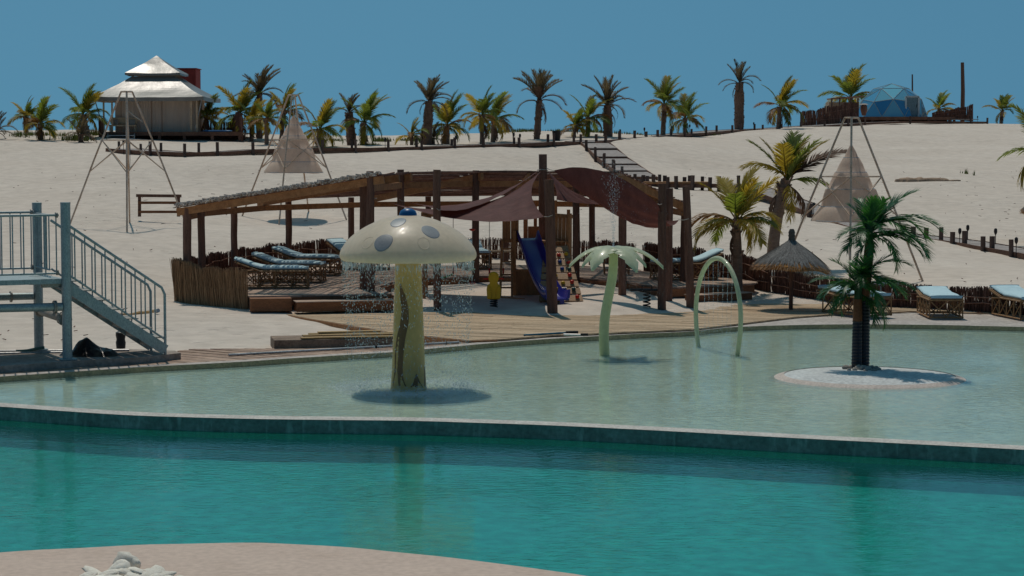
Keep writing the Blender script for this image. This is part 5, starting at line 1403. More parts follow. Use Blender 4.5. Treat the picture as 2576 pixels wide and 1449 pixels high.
# ================================================================ LANTERN FRAMES
FRAMEM = mat('rusty_pale_frame_tube', (0.62, 0.50, 0.40), (0.50, 0.33, 0.21), 0.6, 3, (1, 1, 1), rnd=.08)
NET = mat('pale_lantern_cloth', (0.74, 0.61, 0.51), (0.66, 0.53, 0.43), .85, 3, fine=.06, trans=(.45, (1.0, .93, .88)))
def lantern_frame(base, H, rot, label, cloth):
    root = empty('lantern_frame', base, label, 'lantern frame', 'tall tube frames on the sand')
    b = Vector(base); Rb, Rt = 2.0, .18
    def leg(k, t):
        a = rot + k * math.pi / 2; r = Rb + (Rt - Rb) * t; return b + V(math.cos(a) * r, math.sin(a) * r, H * t)
    for k in range(4):
        f = leg(k, 0); f.z = gz(f.x, f.y) - .1
        MB().tube([f, leg(k, .5), leg(k, 1)], .03, 8).build('leg', FRAMEM, root)
        t1, t0 = .645, .41; k2 = (k + 1) % 4
        for n_, p, q, r in (('top_bar', leg(k, 1), leg(k2, 1), .03), ('ring_bar', leg(k, t1), leg(k2, t1), .02), ('brace', leg(k, t1), leg(k2, t0), .018), ('brace', leg(k, t0), leg(k2, t1), .018)):
            MB().tube([p, q], r, 6).build(n_, FRAMEM, root)
    if cloth:
        lr = empty('cloth_lantern', b + V(0, 0, H * .45), cloth, 'lantern', 'pale cloth lanterns hung in the frames')
        z0 = b.z + H * .375; hh = H * .46; m = MB()
        prof = [(1.08, 0), (1.06, .03), (.93, .12), (.84, .19), (.80, .2), (.74, .33), (.68, .42), (.62, .43), (.52, .55), (.44, .64), (.40, .65), (.31, .75), (.22, .83), (.19, .84), (.12, .92), (.03, 1.0)]
        m.lathe([(r, z0 - b.z + t * hh) for r, t in prof], 40, (b.x, b.y, b.z)); m.f = m.f[:-2]
        for i, v in enumerate(m.v):
            d = V(v[0] - b.x, v[1] - b.y, 0); n = mnoise.noise(V(v[0] * 2.3, v[1] * 2.3, v[2] * 2)); m.v[i] = (v[0] + d.x * .06 * n, v[1] + d.y * .06 * n, v[2] + (.03 * n if v[2] < z0 + .1 else 0))
        autosmooth(m.build('cloth', NET, lr), 50)
        for r, t in ((1.07, .01), (.82, .195), (.65, .425), (.42, .645), (.205, .835)):
            MB().tube([(b.x + math.cos(a) * r, b.y + math.sin(a) * r, z0 + t * hh) for a in [2 * math.pi * i / 28 for i in range(29)]], .012, 5).build('hoop', ALU, lr)
        MB().tube([(b.x, b.y, z0 + hh), (b.x, b.y, b.z + H)], .012, 5).build('rope', ROPE, lr)
    else:
        MB().tube([(b.x + .05, b.y - .2, b.z + H), (b.x + .08, b.y - .2, b.z + H * .8), (b.x + .12, b.y - .2, b.z + H * .5), (b.x + .1, b.y - .2, b.z + H * .42)], .012, 5).build('rope', ROPE, root)
        MB().tube([(b.x + .08, b.y - .2, b.z + H * .86), (b.x + .3, b.y - .25, b.z + H * .82), (b.x + .55, b.y - .2, b.z + H * .78)], .018, 5).build('rope', ROPE, root)
lantern_frame(ground(322, 70.0) , 4.5, R(-81), 'empty tall tube frame in front of the tent lodge', None)
lantern_frame(ground(740, 76.5), 4.5, R(-100), 'tall tube frame holding a cloth lantern behind the pergola roof', 'pale tiered cloth lantern hanging above the pergola roof')
lantern_frame(ground(2140, 57.5), 4.5, R(-99), 'tall tube frame holding a cloth lantern behind the artificial palm', 'pale tiered cloth lantern hanging behind the artificial palm')

# ================================================================ BOARDWALKS
WPOST = mat('boardwalk_post_wood', (0.13, 0.085, 0.068), (0.075, 0.047, 0.038), .85, 4, (4, 4, 1), rnd=.3)
EDGEB = mat('boardwalk_edge_wood', (0.20, 0.10, 0.062), (0.12, 0.06, 0.04), .8, 2, rnd=.15)
def walk(name, pts, width, posts_near, posts_far, h=.42, pr=.07, side=1, plank=.16, sub=None, below=.35, single=False, edge=True):
    # pts: (px, py, Y) of the near edge, py = top of the boards
    P = [at_y(*p) + V(0, 0, .1) for p in pts]
    root = empty(name, P[0], kind='structure')
    Nn = []
    for i, p in enumerate(P):
        d = P[min(i + 1, len(P) - 1)] - P[max(i - 1, 0)]; d.z = 0; n = V(-d.y, d.x, 0).normalized() * side; Nn.append(n)
    m = MB(); k = 0
    for i in range(len(P) - 1):
        a, b = P[i], P[i + 1]; L_ = (b - a).length; n = max(1, int(L_ / plank))
        for j in range(n):
            f0, f1 = j / n, (j + .93) / n
            q = [a.lerp(b, f0), a.lerp(b, f1), a.lerp(b, f1) + Nn[i].lerp(Nn[i + 1], f1) * width, a.lerp(b, f0) + Nn[i].lerp(Nn[i + 1], f0) * width]
            vs = [p + V(0, 0, -.03) for p in q] + [p + V(0, 0, rng.uniform(-.004, .004)) for p in q]
            fs = [(0, 3, 2, 1), (4, 5, 6, 7), (0, 1, 5, 4), (1, 2, 6, 5), (2, 3, 7, 6), (3, 0, 4, 7)]
            if single:                        # flights of shallow steps: each flight is flatter than the slope
                dzs = (b.z - a.z) * .28; vs = [p + V(0, 0, -dzs * (f0 - .35)) for p in vs]
                MB().add(vs, fs).build('plank', WALKW, root)
                if j == n - 1:
                    p, q_ = q[1] + V(0, 0, -dzs * (f0 - .35)), q[2] + V(0, 0, -dzs * (f0 - .35)); MB().bar(p + V(0, 0, -.06), q_ + V(0, 0, -.06), .05, .11).build('riser', EDGEB, root)
            else: m.add(vs, fs)
    if not single: tag(m.build('planks', WALKW, root), kind='stuff')
    if edge:
        for i in range(len(P) - 1):
            for w_ in (-.03, width + .03):
                a, b = P[i] + Nn[i] * w_, P[i + 1] + Nn[i + 1] * w_
                MB().bar(a + V(0, 0, -.06), b + V(0, 0, -.06), .05, .17).build('edge_beam', EDGEB, root)
    def put(px, far):
        for i in range(len(pts) - 1):
            x0, x1 = pts[i][0], pts[i + 1][0]
            if min(x0, x1) <= px <= max(x0, x1):
                t = (px - x0) / (x1 - x0); p = P[i].lerp(P[i + 1], t) + Nn[i] * (width + .1 if far else -.1)
                if far:
                    p = p - Nn[i] * 0; X = ray(px, 400); p.x = X.x / X.y * p.y
                hh = h * rng.uniform(.8, 1.2)
                MB().tube([p + V(0, 0, -below), p + V(rng.uniform(-.02, .02), 0, hh)], pr * rng.uniform(.9, 1.15), 8).build('post', WPOST, root)
                return p + V(0, 0, 0)
    for px in posts_near: put(px, False)
    for px in posts_far: put(px, True)
    return root, P
walk('boardwalk', [(268, 379, 104), (300, 382, 103), (382, 387, 101), (465, 390, 100), (549, 389, 100.5), (644, 383, 101.5), (809, 379, 103), (894, 378.5, 104), (974, 378, 105), (1059, 376, 106), (1144, 373, 107), (1214, 370, 108), (1303, 367, 110), (1390, 363, 113), (1460, 361.5, 116)],
     1.7, [330, 382, 466, 549, 635, 809, 893, 974, 1059, 1142, 1213, 1303, 1390, 1457], [300, 355, 405, 500, 720, 886, 1048, 1136, 1293, 1378, 1444], below=.45)
walk('boardwalk', [(1497, 361, 117), (1520, 359, 119), (1592, 351, 128), (1650, 347.5, 135), (1719, 342, 143), (1773, 338, 149), (1839, 332, 157), (1895, 329, 163), (1955, 327, 168), (2012, 322.5, 173), (2072, 319, 177), (2174, 312.5, 184), (2287, 308, 189), (2400, 308.5, 191), (2482, 309.5, 192)],
     1.7, [1519, 1592, 1650, 1719, 1773, 1839, 1895, 2012, 2072, 2130, 2174, 2287, 2390, 2440, 2482], [1500, 1558, 1625, 1688, 1739, 1802, 1862, 1918, 1965], pr=.085, below=.5)
walk('boardwalk_stairs', [(1463, 363, 115.5), (1482, 380, 112.5), (1505, 402, 108.5), (1528, 419, 105), (1550, 436, 101.5), (1572, 452, 98.5)], 1.5, [1480, 1503, 1524, 1551], [1497, 1520, 1542, 1565], side=1, single=True, plank=.3, h=.45, edge=True)
walk('boardwalk', [(1565, 464, 96.5), (1640, 470, 96), (1720, 470, 95.5), (1800, 470, 94.5), (1862, 474, 92.5), (1925, 497, 90), (1990, 522, 87.5), (2060, 553, 84), (2150, 582, 81), (2240, 598, 78.5), (2335, 608, 76), (2402, 617, 74), (2480, 631, 71.5), (2551, 643, 69.5), (2640, 658, 67)],
     1.15, [1585, 1600, 1619, 1646, 1682, 1703, 1744, 1788, 1862, 2042, 2335, 2402, 2480, 2551], [1575, 1628, 1660, 1672, 1722, 1735, 1767, 1809, 2040, 2276, 2301, 2370, 2430, 2499], h=.40, pr=.085)
rl = [at_y(x, 460, 95.8) for x in (1619, 1703, 1788)]
for a, b in zip(rl, rl[1:]):
    o = empty('handrail', a, 'weathered log rail between short posts below the boardwalk stairs' + (', left half' if a is rl[0] else ', right half'), 'rail'); MB().tube([a, b], .06, 8).build('log', BEAM, o)
# garden torches
tor = None
TORM = mat('dark_torch_metal', (0.03, 0.025, 0.025), None, .6, 5)
for i, (x, y, Y) in enumerate(((969, 378, 106), (1292, 364, 110.5), (1308, 367, 110), (1147, 372, 107.3), (1621, 346, 133), (1690, 341, 141), (1735, 336, 146), (1896, 328, 163), (2459, 309, 192), (311, 384, 102.5), (322, 384, 102.5), (2047, 549, 84.3), (2414, 619, 73.8), (2504, 620, 73.2), (2556, 645, 69.2), (2434, 610, 75.5), (1560, 352, 125))):
    p = at_y(x, y, Y); 
    if tor is None:
        tor = empty('garden_torch', p); MB().tube([(0, 0, -.2), (0, 0, .42)], .014, 6).build('stake', TORM, tor, world=False)
        autosmooth(MB().lathe([(.015, .4), (.05, .46), (.062, .52), (.055, .6), (.03, .63), (.005, .64)], 10).build('lamp_head', TORM, tor, world=False)); o = tor
    else: o = copy_tree(tor)
    wh = 'left part of the crest boardwalk' if x < 1460 else ('lower right boardwalk' if y > 500 else 'boardwalk rising to the dome')
    o.location = p; tag(o, 'thin dark garden torch beside a post of the ' + wh, 'torch', 'garden torches along the ' + wh)

# ================================================================ TENT LODGE
CANV = mat('white_tent_canvas', (0.31, 0.285, 0.25), (0.24, 0.215, 0.185), .33, .8, bump=.02, bscale=1.1, fine=.04, spec=.35, trans=(.15, (1, .95, .88)))
CANW = mat('beige_tent_wall', (0.74, 0.61, 0.50), (0.66, 0.53, 0.43), .85, 1.0, (4, 4, .5), bump=.02, bscale=5, fine=.05, trans=(.3, (1, .9, .8)))
REDW = mat('dark_red_plaster', (0.30, 0.05, 0.04), (0.25, 0.04, 0.032), .9, 1.5, fine=.08)
TY = 118.0
def tp(x, y, Y=TY): return at_y(x, y, Y)
tc_ = tp(372, 352); tz = tp(372, 333).z
tent = empty('tent_lodge', (tc_.x, TY + 3, tz), 'white canvas tent lodge with two tier roof on a timber platform', 'tent')
cx_ = tp(372, 300).x; cyT = TY + 3.2
def hip(b0, z0, b1, z1, n=10, sag=.0, seed=0):
    m = MB(); rows = []
    for i in range(n + 1):
        t = i / n; h = b0[0] + (b1[0] - b0[0]) * t; k = b0[1] + (b1[1] - b0[1]) * t; z = z0 + (z1 - z0) * (t - sag * math.sin(math.pi * t))
        row = []
        for (ax, ay), (bx, by) in (((-1, -1), (1, -1)), ((1, -1), (1, 1)), ((1, 1), (-1, 1)), ((-1, 1), (-1, -1))):
            for j in range(12):
                f = j / 12; x = ax + (bx - ax) * f; y = ay + (by - ay) * f; q = V(cx_ + x * h, cyT + y * k, z)
                q.z += .025 * mnoise.noise(V(q.x * 1.2, q.y * 1.2, seed)) - .05 * math.sin(math.pi * f) * (1 - t)
                row.append(q)
        row.append(row[0].copy()); rows.append(row)
    for a, b in zip(rows, rows[1:]): m.strip(a, b)
    return m, rows
ez = tp(372, 243).z; uz = tp(372, 190).z
m, rows = hip((3.15, 3.5), ez, (1.2, 1.3), uz + .02, sag=.06)
m.strip([p + V(0, 0, -.22) for p in rows[0]], rows[0]); autosmooth(m.build('lower_roof', CANV, tent), 35)
m, rows = hip((1.56, 1.56), tp(372, 180).z, (.03, .03), tp(366, 135).z, sag=.04, seed=4)
m.strip([p + V(0, 0, -.12) for p in rows[0]], rows[0]); autosmooth(m.build('upper_roof', CANV, tent), 35)
x0, x1 = tp(283, 300).x, tp(480, 300).x; fy = TY + .7
MB().box(((x0 + x1) / 2, fy + 2.4, (tz + ez) / 2), (x1 - x0, 4.6, ez - tz)).build('canvas_wall', CANW, tent)
for xa, xb in ((302, 345), (346, 376), (378, 402), (404, 480)):        # hanging front panels with folds
    A = []; B = []
    a, b = tp(xa, 300).x, tp(xb, 300).x; n = 16
    for i in range(n + 1):
        x = a + (b - a) * i / n; w = .025 * math.sin(i * 1.9) + .015 * math.sin(i * .7 + xa); A.append(V(x, fy - .06 + w - .03, tz + .03)); B.append(V(x, fy - .06 + w * .4, ez - .05))
    autosmooth(MB().strip(A, B).build('curtain', CANW, tent), 60)
for x in (262, 283, 482, 496): MB().bar((tp(x, 300).x, TY - .1, tz), (tp(x, 300).x, TY - .1, ez), .09).build('tent_post', DECK, tent)
for xa, xb in ((236, 262), (509, 490)): MB().tube([tp(xa, 243), tp(xb, 330)], .03, 6).build('guy_pole', ALU, tent)
MB().bar(tp(262, 248), tp(496, 248), .08, .12).build('eave_beam', DECK, tent)
# platform
pr_ = empty('tent_platform', (tp(440, 340).x, TY, tz - .5), 'dark timber platform on posts carrying the tent lodge', 'platform')
xl, xr = tp(262, 335).x, tp(613, 335).x
MB().box(((xl + xr) / 2, TY + 3.0, tz - .05), (xr - xl, 7.0, .08)).build('platform_boards', DECK2, pr_)
MB().bar((xl, TY - .55, tz - .08), (xr, TY - .55, tz - .08), .05, .22).build('edge_beam', EDGEB, pr_)
for x in (266, 340, 405, 467, 537, 606):
    q = tp(x, 340); MB().bar((q.x, TY - .45, tz - .9), (q.x, TY - .45, tz - .1), .16).build('support_post', POST, pr_)
MB().box(((xl + xr) / 2, TY + 2.2, tz - .6), (xr - xl - .4, .1, .9)).build('underside_shade_panel', POST, pr_)  # dark sheet set back to stand in for the shade beneath the platform
st = empty('tent_steps', tp(305, 362), 'pale metal steps leading up to the tent platform', 'steps')
for i in range(4):
    q = tp(305, 341 + i * 7.5, TY - .8 - i * .3); MB().box((q.x, q.y, q.z), (1.5, .3, .05)).build('tread', ALU, st)
for x in (271, 338): MB().bar(tp(x, 338, TY - .7), tp(x, 366, TY - 1.9), .05, .1).build('stringer', ALU, st)
bn = empty('bench', tp(308, 330), 'pale cushioned bench on the tent porch', 'bench')
q = tp(308, 327); MB().box((q.x, TY + .2, tz + .38), (1.5, .5, .08)).build('seat', DECK, bn); MB().box((q.x, TY + .45, tz + .66), (1.5, .06, .35)).build('backrest', DECK, bn)
for sx in (-.7, .7):
    for sy in (0, .4): MB().bar((q.x + sx, TY + sy, tz), (q.x + sx, TY + sy, tz + .36), .06).build('leg', DECK, bn)
bevel(MB().box((q.x - .45, TY + .25, tz + .55), (.35, .15, .3)).build('pillow', CANV, bn), .05); bevel(MB().box((q.x + .5, TY + .25, tz + .55), (.35, .15, .3)).build('pillow', CANV, bn), .05)
q0, q1 = tp(432, 260, TY + 7), tp(493, 260, TY + 7); zt = tp(470, 173, TY + 7).z
rw = empty('red_annex', ((q0.x + q1.x) / 2, TY + 8, tz), 'dark red windowless annex wall behind the tent lodge', 'building')
bevel(MB().box(((q0.x + q1.x) / 2 - .4, TY + 8, (tz - .8 + zt) / 2), (q1.x - q0.x + .8, 2, zt - tz + .8)).build('wall', REDW, rw), .05)
MB().box(((q0.x + q1.x) / 2 - .4, TY + 8, zt + .02), (q1.x - q0.x + .9, 2.1, .05)).build('parapet', REDW, rw)
fence('reed_fence', [V(tp(497, 333).x, TY + 3.2, tz), V(tp(572, 333).x, TY + 3.2, tz)], .62, 'low dark reed fence at the back of the tent platform', FENCE, dens=45, thick=(.02, .05), seed=11, rails=False)
fence('reed_fence', [V(tp(570, 333).x, TY + 3.0, tz), V(tp(590, 333).x, TY + 1, tz), V(tp(612, 333).x, TY - .4, tz - .5)], lambda t: .75 + .65 * t, 'brown reed screen at the right end of the tent platform', FENCE, dens=75, thick=(.02, .05), seed=12, rails=False)
fence('reed_fence', [V(tp(246, 333).x, TY + .5, tz - .8), V(tp(262, 333).x, TY - .5, tz - .8)], 1.45, 'brown reed screen at the left end of the tent platform', FENCE, dens=50, thick=(.02, .05), seed=13, rails=False)
q = tp(547, 329, TY + .2); tub = empty('paddle_board', q, 'blue paddle board lying on the right of the tent platform', 'board')
BLUB = mat('blue_board_paint', (0.02, 0.16, 0.36), (0.015, 0.12, 0.3), .4, 2); m = MB().lathe([(.02, 0), (.9, .02), (1, .06), (.9, .1), (.02, .11)], 28, (q.x, q.y, tz + .02), .85, .28); autosmooth(m.build('hull', BLUB, tub))

# ================================================================ GLASS DOME
import bmesh
GLB = bpy.data.materials.new('sky_toned_dome_glass'); GLB.use_nodes = True
def _glb():
    t = GLB.node_tree; b = t.nodes['Principled BSDF']; oi = t.nodes.new('ShaderNodeObjectInfo'); rp = t.nodes.new('ShaderNodeValToRGB')
    rp.color_ramp.elements[0].color = (.03, .24, .48, 1); rp.color_ramp.elements[1].color = (.22, .55, .66, 1); t.links.new(oi.outputs['Random'], rp.inputs[0]); t.links.new(rp.outputs[0], b.inputs['Base Color'])  # lighter teal panels carry the sky reflection in their base colour
    b.inputs['Roughness'].default_value = .06; b.inputs['Metallic'].default_value = .25; b.inputs['Specular IOR Level'].default_value = .8
_glb()
DY_ = 197.0; dcx = at_y(2257, 290, DY_); dz = at_y(2257, 294, DY_).z; Rd_ = 3.36
dome = empty('glass_dome', (dcx.x, DY_ + 3, dz), 'blue glass geodesic dome with a white framed door on the right hill', 'dome')
bm = bmesh.new(); bmesh.ops.create_icosphere(bm, subdivisions=2, radius=Rd_); q = Matrix.Rotation(R(11), 3, 'Z')
DFR = mat('grey_dome_struts', (0.32, 0.42, 0.45), None, .5, 3)
zc = .0; fm = MB(); seen = set()
for f in bm.faces:
    vs = [q @ v.co for v in f.verts]; c = sum(vs, V(0, 0, 0)) / 3
    if c.z < -.15 * Rd_ + .2: continue
    vs2 = [V(dcx.x + v.x, DY_ + 3 + v.y, dz + max(0, v.z * .94)) for v in vs]; cc = sum(vs2, V(0, 0, 0)) / 3
    inn = [cc + (v - cc) * .975 for v in vs2]; nrm = (inn[1] - inn[0]).cross(inn[2] - inn[0])
    if nrm.length < .05: continue
    nrm.normalize(); MB().add(inn + [p - nrm * .03 for p in inn], [(0, 1, 2), (5, 4, 3), (0, 3, 4, 1), (1, 4, 5, 2), (2, 5, 3, 0)]).build('glass_panel', GLB, dome)
    for a, b in ((0, 1), (1, 2), (2, 0)):
        key = tuple(sorted((tuple(round(x, 2) for x in vs2[a]), tuple(round(x, 2) for x in vs2[b]))))
        if key in seen: continue
        seen.add(key); fm.tube([vs2[a], vs2[b]], .035, 5)
bm.free()
fm.build('strut_frame', DFR, dome)
d0, d1 = at_y(2279, 294, DY_), at_y(2312, 243, DY_); DRW = mat('white_door_frame', (.5, .58, .6), None, .5, 3); DRG = mat('grey_door_glass', (.16, .24, .27), (.13, .2, .23), .2, 1)
yD = DY_ + .1
for a, b in (((d0.x, d0.z), (d0.x, d1.z)), ((d1.x, d0.z), (d1.x, d1.z)), ((d0.x, d1.z), (d1.x, d1.z))): MB().bar((a[0], yD, a[1]), (b[0], yD, b[1]), .16, .16).build('door_frame', DRW, dome)
do_ = MB().box(((d0.x + d1.x) / 2, yD + .03, (d0.z + d1.z) / 2), (d1.x - d0.x - .2, .06, d1.z - d0.z - .1)).build('door', DRG, dome)
MB().bar((d1.x - .2, yD - .03, d0.z + .9), (d1.x - .2, yD - .03, d0.z + 1.15), .05).build('door_handle', BLACKP, do_)
MB().box(((d0.x + d1.x) / 2, yD + .75, (d0.z + d1.z) / 2), (d1.x - d0.x + .1, 1.4, d1.z - d0.z)).build('door_porch', DRW, dome)
def dp(x, y, Y=DY_ - 1): return at_y(x, y, Y)
pl = empty('dome_platform', dp(2280, 305), 'dark timber platform on posts carrying the glass dome', 'platform')
xa, xb = dp(2154, 300).x, dp(2400, 300).x
MB().box(((xa + xb) / 2, DY_ + 3, dz - .12), (xb - xa, 9, .16)).build('platform_boards', DECK2, pl); MB().bar((xa, DY_ - 1.55, dz - .16), (xb, DY_ - 1.55, dz - .16), .06, .3).build('edge_beam', EDGEB, pl)
for x in (2156, 2193, 2230, 2255, 2288, 2334, 2350, 2386, 2398): qx = dp(x, 305).x; MB().bar((qx, DY_ - 1.4, dz - 1.3), (qx, DY_ - 1.4, dz - .2), .22).build('support_post', WPOST, pl)
MB().box(((xa + xb) / 2, DY_ + 1, dz - .9), (xb - xa - .4, .1, 1.3)).build('underside_shade_panel', POST, pl)  # dark sheet in place of the shade under the dome deck
for i in range(3): qx = dp(2425, 300).x; MB().box((qx, DY_ - 1.6, dz - .25 - i * .25), (2.4, .3, .06)).build('step', WALKW, pl)
def zf(x, y, Y): return at_y(x, y, Y)
z_ = zf(2090, 314, 186)
fence('reed_fence', [zf(2014, 319, 185), zf(2090, 315, 186), zf(2160, 311, 187)], lambda t: 1.25 + .75 * t, 'tall brown reed fence left of the glass dome', FENCE, dens=60, thick=(.03, .07), seed=14, hvar=.05)
fence('reed_fence', [zf(2345, 296, 199), zf(2400, 298, 198), zf(2447, 302, 196)], lambda t: .45 + .95 * t, 'brown reed fence rising to the right of the glass dome', FENCE, dens=60, thick=(.03, .07), seed=15, hvar=.05)
sh = empty('timber_shed', zf(2125, 285, 194), 'small open timber shed with reed roof left of the glass dome', 'shed')
SHW_ = mat('tan_shed_board', (.42, .30, .2), (.33, .23, .15), .8, 2)
a, b = zf(2090, 280, 193), zf(2160, 250, 193)
MB().box(((a.x + b.x) / 2 - .35, 194, zf(2100, 268, 193).z - .35), ((b.x - a.x) * .85, 2, 1.5)).build('wall', SHW_, sh)
for x in (2092, 2112, 2140, 2158): MB().bar((zf(x, 280, 192.5).x, 192.5, a.z - .3), (zf(x, 280, 192.5).x, 192.5, zf(x, 247, 192.5).z), .14).build('post', WPOST, sh)
MB().bar(zf(2086, 249, 194), zf(2166, 243, 194), 3, .12).build('roof', REED, sh)
for x, y0, y1, r, lb in ((2421, 300, 157, .22, 'tall dark timber pole on the hill right of the glass dome'), (2293, 290, 187, .09, 'thin leaning pole sticking up behind the glass dome')):
    a, b = zf(x, y0, 205), zf(x + (2 if r < .1 else 0), y1, 205); o = empty('timber_pole', a, lb, 'pole'); MB().tube([a + V(0, 0, -1), a.lerp(b, .5) + V(.05, 0, 0), b], [r, r * .9, r * .75], 8).build('pole', POST, o)
a = zf(2173, 285, 195.3); vs_ = empty('garden_urn', a, 'pale topped urn standing at the left foot of the glass dome', 'urn')
autosmooth(MB().lathe([(.18, -.2), (.26, .1), (.33, .35), (.3, .65), (.22, .76)], 14, a).build('body', FENCE, vs_)); autosmooth(MB().lathe([(.22, .77), (.42, .8), (.24, .88), (.05, .9)], 14, a).build('lid', CONC, vs_))

# ================================================================ SMALL THINGS ON THE DUNES
a = at_y(1400, 356, 121); bn = empty('litter_bin', a, 'black tapered litter bin on the crest beside the boardwalk', 'litter bin')
autosmooth(MB().lathe([(.19, -.1), (.2, 0), (.255, .6), (.27, .62), (.25, .62), (.2, .1)], 16, a).build('body', BLACKP, bn), 40)
Yb = 73.0; bl = at_y(345, 541, Yb)
rk = empty('timber_rack', bl, 'low timber rail rack standing alone on the sand left of the pergola', 'rack')
for x in (351, 449): MB().bar(at_y(x, 545, Yb), at_y(x, 490, Yb), .1).build('post', POST, rk)
MB().bar(at_y(343, 492, Yb - .05), at_y(456, 493, Yb - .05), .12, .1).build('top_rail', POST, rk)
for y in (510, 533): MB().bar(at_y(347, y, Yb - .08), at_y(453, y, Yb - .08), .05, .09).build('rail', STEPW, rk)
CLOD = mat('damp_sand_clods', (.42, .29, .2), (.3, .2, .13), .95, 4, bump=.02); rr = random.Random(31); m = MB()
for i in range(60):
    x = rr.gauss(2330, 38); y = 457 - (x - 2260) * .13 + rr.uniform(-6, 6); p = at_y(x, y, 103.5); p.z = gz(p.x, p.y) ; r = rr.uniform(.08, .3)
    m.lathe([(r * 1.3, -.08), (r, .06), (r * .6, r * .45), (.01, r * .5)], 7, p + V(0, 0, .02))
for i, v in enumerate(m.v): n = mnoise.noise(V(*v) * 3); m.v[i] = (v[0] + n * .1, v[1] + n * .1, v[2] + n * .05)
tag(m.build('sand_clods', CLOD), 'patch of broken brown sand clods on the right hand slope', 'sand clods', kind='stuff')
# creeping green plants on the crest and dry twigs on the sand
VEG = mat('creeping_plant_leaf', (.11, .13, .035), (.07, .085, .025), .7, 3, isl=.4, trans=(.25, (1.1, 1.1, .6)))
m = MB()
def tuft(px, py, Y, w, n, h):
    for i in range(n):
        p = at_y(px + rr.gauss(0, w), py + rr.uniform(-1.5, 1.5), Y); p.z = gz(p.x, p.y) ; p.y += rr.uniform(-1.5, 1.5)
        a = rr.uniform(0, 6.283); hh = h * rr.uniform(.4, 1.2); d = V(math.cos(a), math.sin(a), 0) * rr.uniform(.02, .12); s_ = V(-d.y, d.x, 0).normalized() * rr.uniform(.02, .05)
        m.add([p - s_ - V(0, 0, .05), p + s_ - V(0, 0, .05), p + d + V(0, 0, hh)], [(0, 1, 2)])
for a in ((1320, 331, 135, 22, 320, .22), (1410, 333, 137, 16, 200, .22), (1500, 336, 136, 26, 360, .28), (1770, 335, 152, 20, 200, .22), (110, 345, 118, 40, 300, .25), (195, 352, 114, 18, 260, .35), (960, 352, 124, 10, 200, .25), (855, 352, 123, 25, 160, .15), (1040, 350, 126, 25, 160, .18), (240, 340, 121, 10, 120, .4), (1250, 335, 134, 14, 160, .2), (60, 350, 116, 14, 160, .3), (1590, 340, 138, 25, 120, .2), (930, 362, 115, 14, 120, .12), (2437, 436, 112, 3, 20, .3)): tuft(*a)
tag(m.build('creeping_plants', VEG), 'low green creeping plants scattered along the dune crest', 'plants', kind='stuff')
m = MB()
for i in range(420):
    px = rr.uniform(-50, 2620); py = rr.choice((rr.uniform(560, 720), rr.uniform(780, 870), rr.uniform(430, 560)))
    Y = None
    for Yt in np.arange(43, 130, .8):
        p = ground(px, float(Yt)); s_ = FPX / Yt
        if HOR + (CAMZ - p.z) * s_ < py: Y = float(Yt); break
    if Y is None or (Y < 66 and -9 < p.x < 7.5) or (p.y < ycurb(p.x) + 3): continue
    a = rr.uniform(0, 3.14); l = rr.uniform(.02, .08); d = V(math.cos(a), math.sin(a), 0) * l
    m.bar(p - d + V(0, 0, .03), p + d + V(0, 0, .045), rr.uniform(.01, .025), .015)
tag(m.build('sand_debris', FENCE), 'dark twigs and crumbs scattered over the sand', 'debris', kind='stuff')
# second parasol at the right edge
o = copy_tree(um); g_ = ground(2646, 78); o.location = g_ + V(0, 0, -.1); o.scale = (1.15,) * 3
tag(o, 'thatched parasol cut off by the right edge, far up the sand', 'parasol')

m = MB(); g_ = ground(2012, 58.5); DRYB = mat('dry_bush_twigs', (.30, .24, .16), (.18, .14, .09), .9, 6, isl=.4)
for i in range(520):
    a = rr.uniform(0, 6.283); r = abs(rr.gauss(0, .45)); p = V(g_.x + r * 1.6 * math.cos(a), g_.y + r * math.sin(a), 0); p.z = gz(p.x, p.y) - .02
    d = V(rr.gauss(0, .16), rr.gauss(0, .12), rr.uniform(.08, .34)) * max(.3, 1 - r)
    m.bar(p, p + d, rr.uniform(.006, .014), .006)
tag(m.build('dry_bush', DRYB), 'low dry grey brown bush behind the fence under the parasol', 'bush')

# ================================================================ CONCRETE SLAB AND STEEL PLATFORM WITH STAIRS
sp = [(-300, 950), (0, 921), (180, 908), (347, 899), (455, 888), (440, 882), (330, 878), (0, 880), (-300, 886)]
SP_ = [at_z(x, y, .22) for x, y in sp]
SLABT = mat('stained_concrete_slab', (0.40, 0.345, 0.30), (0.28, 0.22, 0.18), .9, 1.6, bump=.004, bscale=30)
so_ = MB().prism([(p.x, p.y) for p in SP_], -.2, .22).build('stair_slab', SLABT); tag(so_, kind='structure')
m = MB(); fr = [at_z(x, y, .2) for x, y in sp[:5]]
m.strip([V(p.x, p.y - .012, -.1) for p in fr], [V(p.x + .0, p.y - .012, .2) for p in fr]); m.build('slab_face', CONCB, so_)
q0 = at_z(170, 905, .22); th = R(27); U = V(math.cos(th), math.sin(th), 0); N_ = V(-math.sin(th), math.cos(th), 0)
def L3(u, v, z): return V(q0.x, q0.y, 0) + U * u + N_ * v + V(0, 0, z)
sp_ = empty('steel_stair_platform', L3(0, 0, .22), 'galvanised steel platform with railings and stairs beside the paddling pool', 'stairs')
def S(name, *pts, r=.02, mt=None, seg=10, root=None): return autosmooth(MB().tube(list(pts), r, seg).build(name, mt or GALV, root or sp_), 50)
for u, v, h in ((0, 0, 3.14), (0, 2.1, 3.08), (-2.6, 0, 3.1), (-2.6, 2.1, 3.1)):
    po = S('post', L3(u, v, .2), L3(u, v, h), r=.092, seg=20)
    S('post_cap', L3(u, v, h - .01), L3(u, v, h + .03), r=.095, seg=20, root=po)
    MB().box(L3(u, v, .235), (.3, .3, .02), th).build('base_plate', GALV, po)
dz_ = 1.74
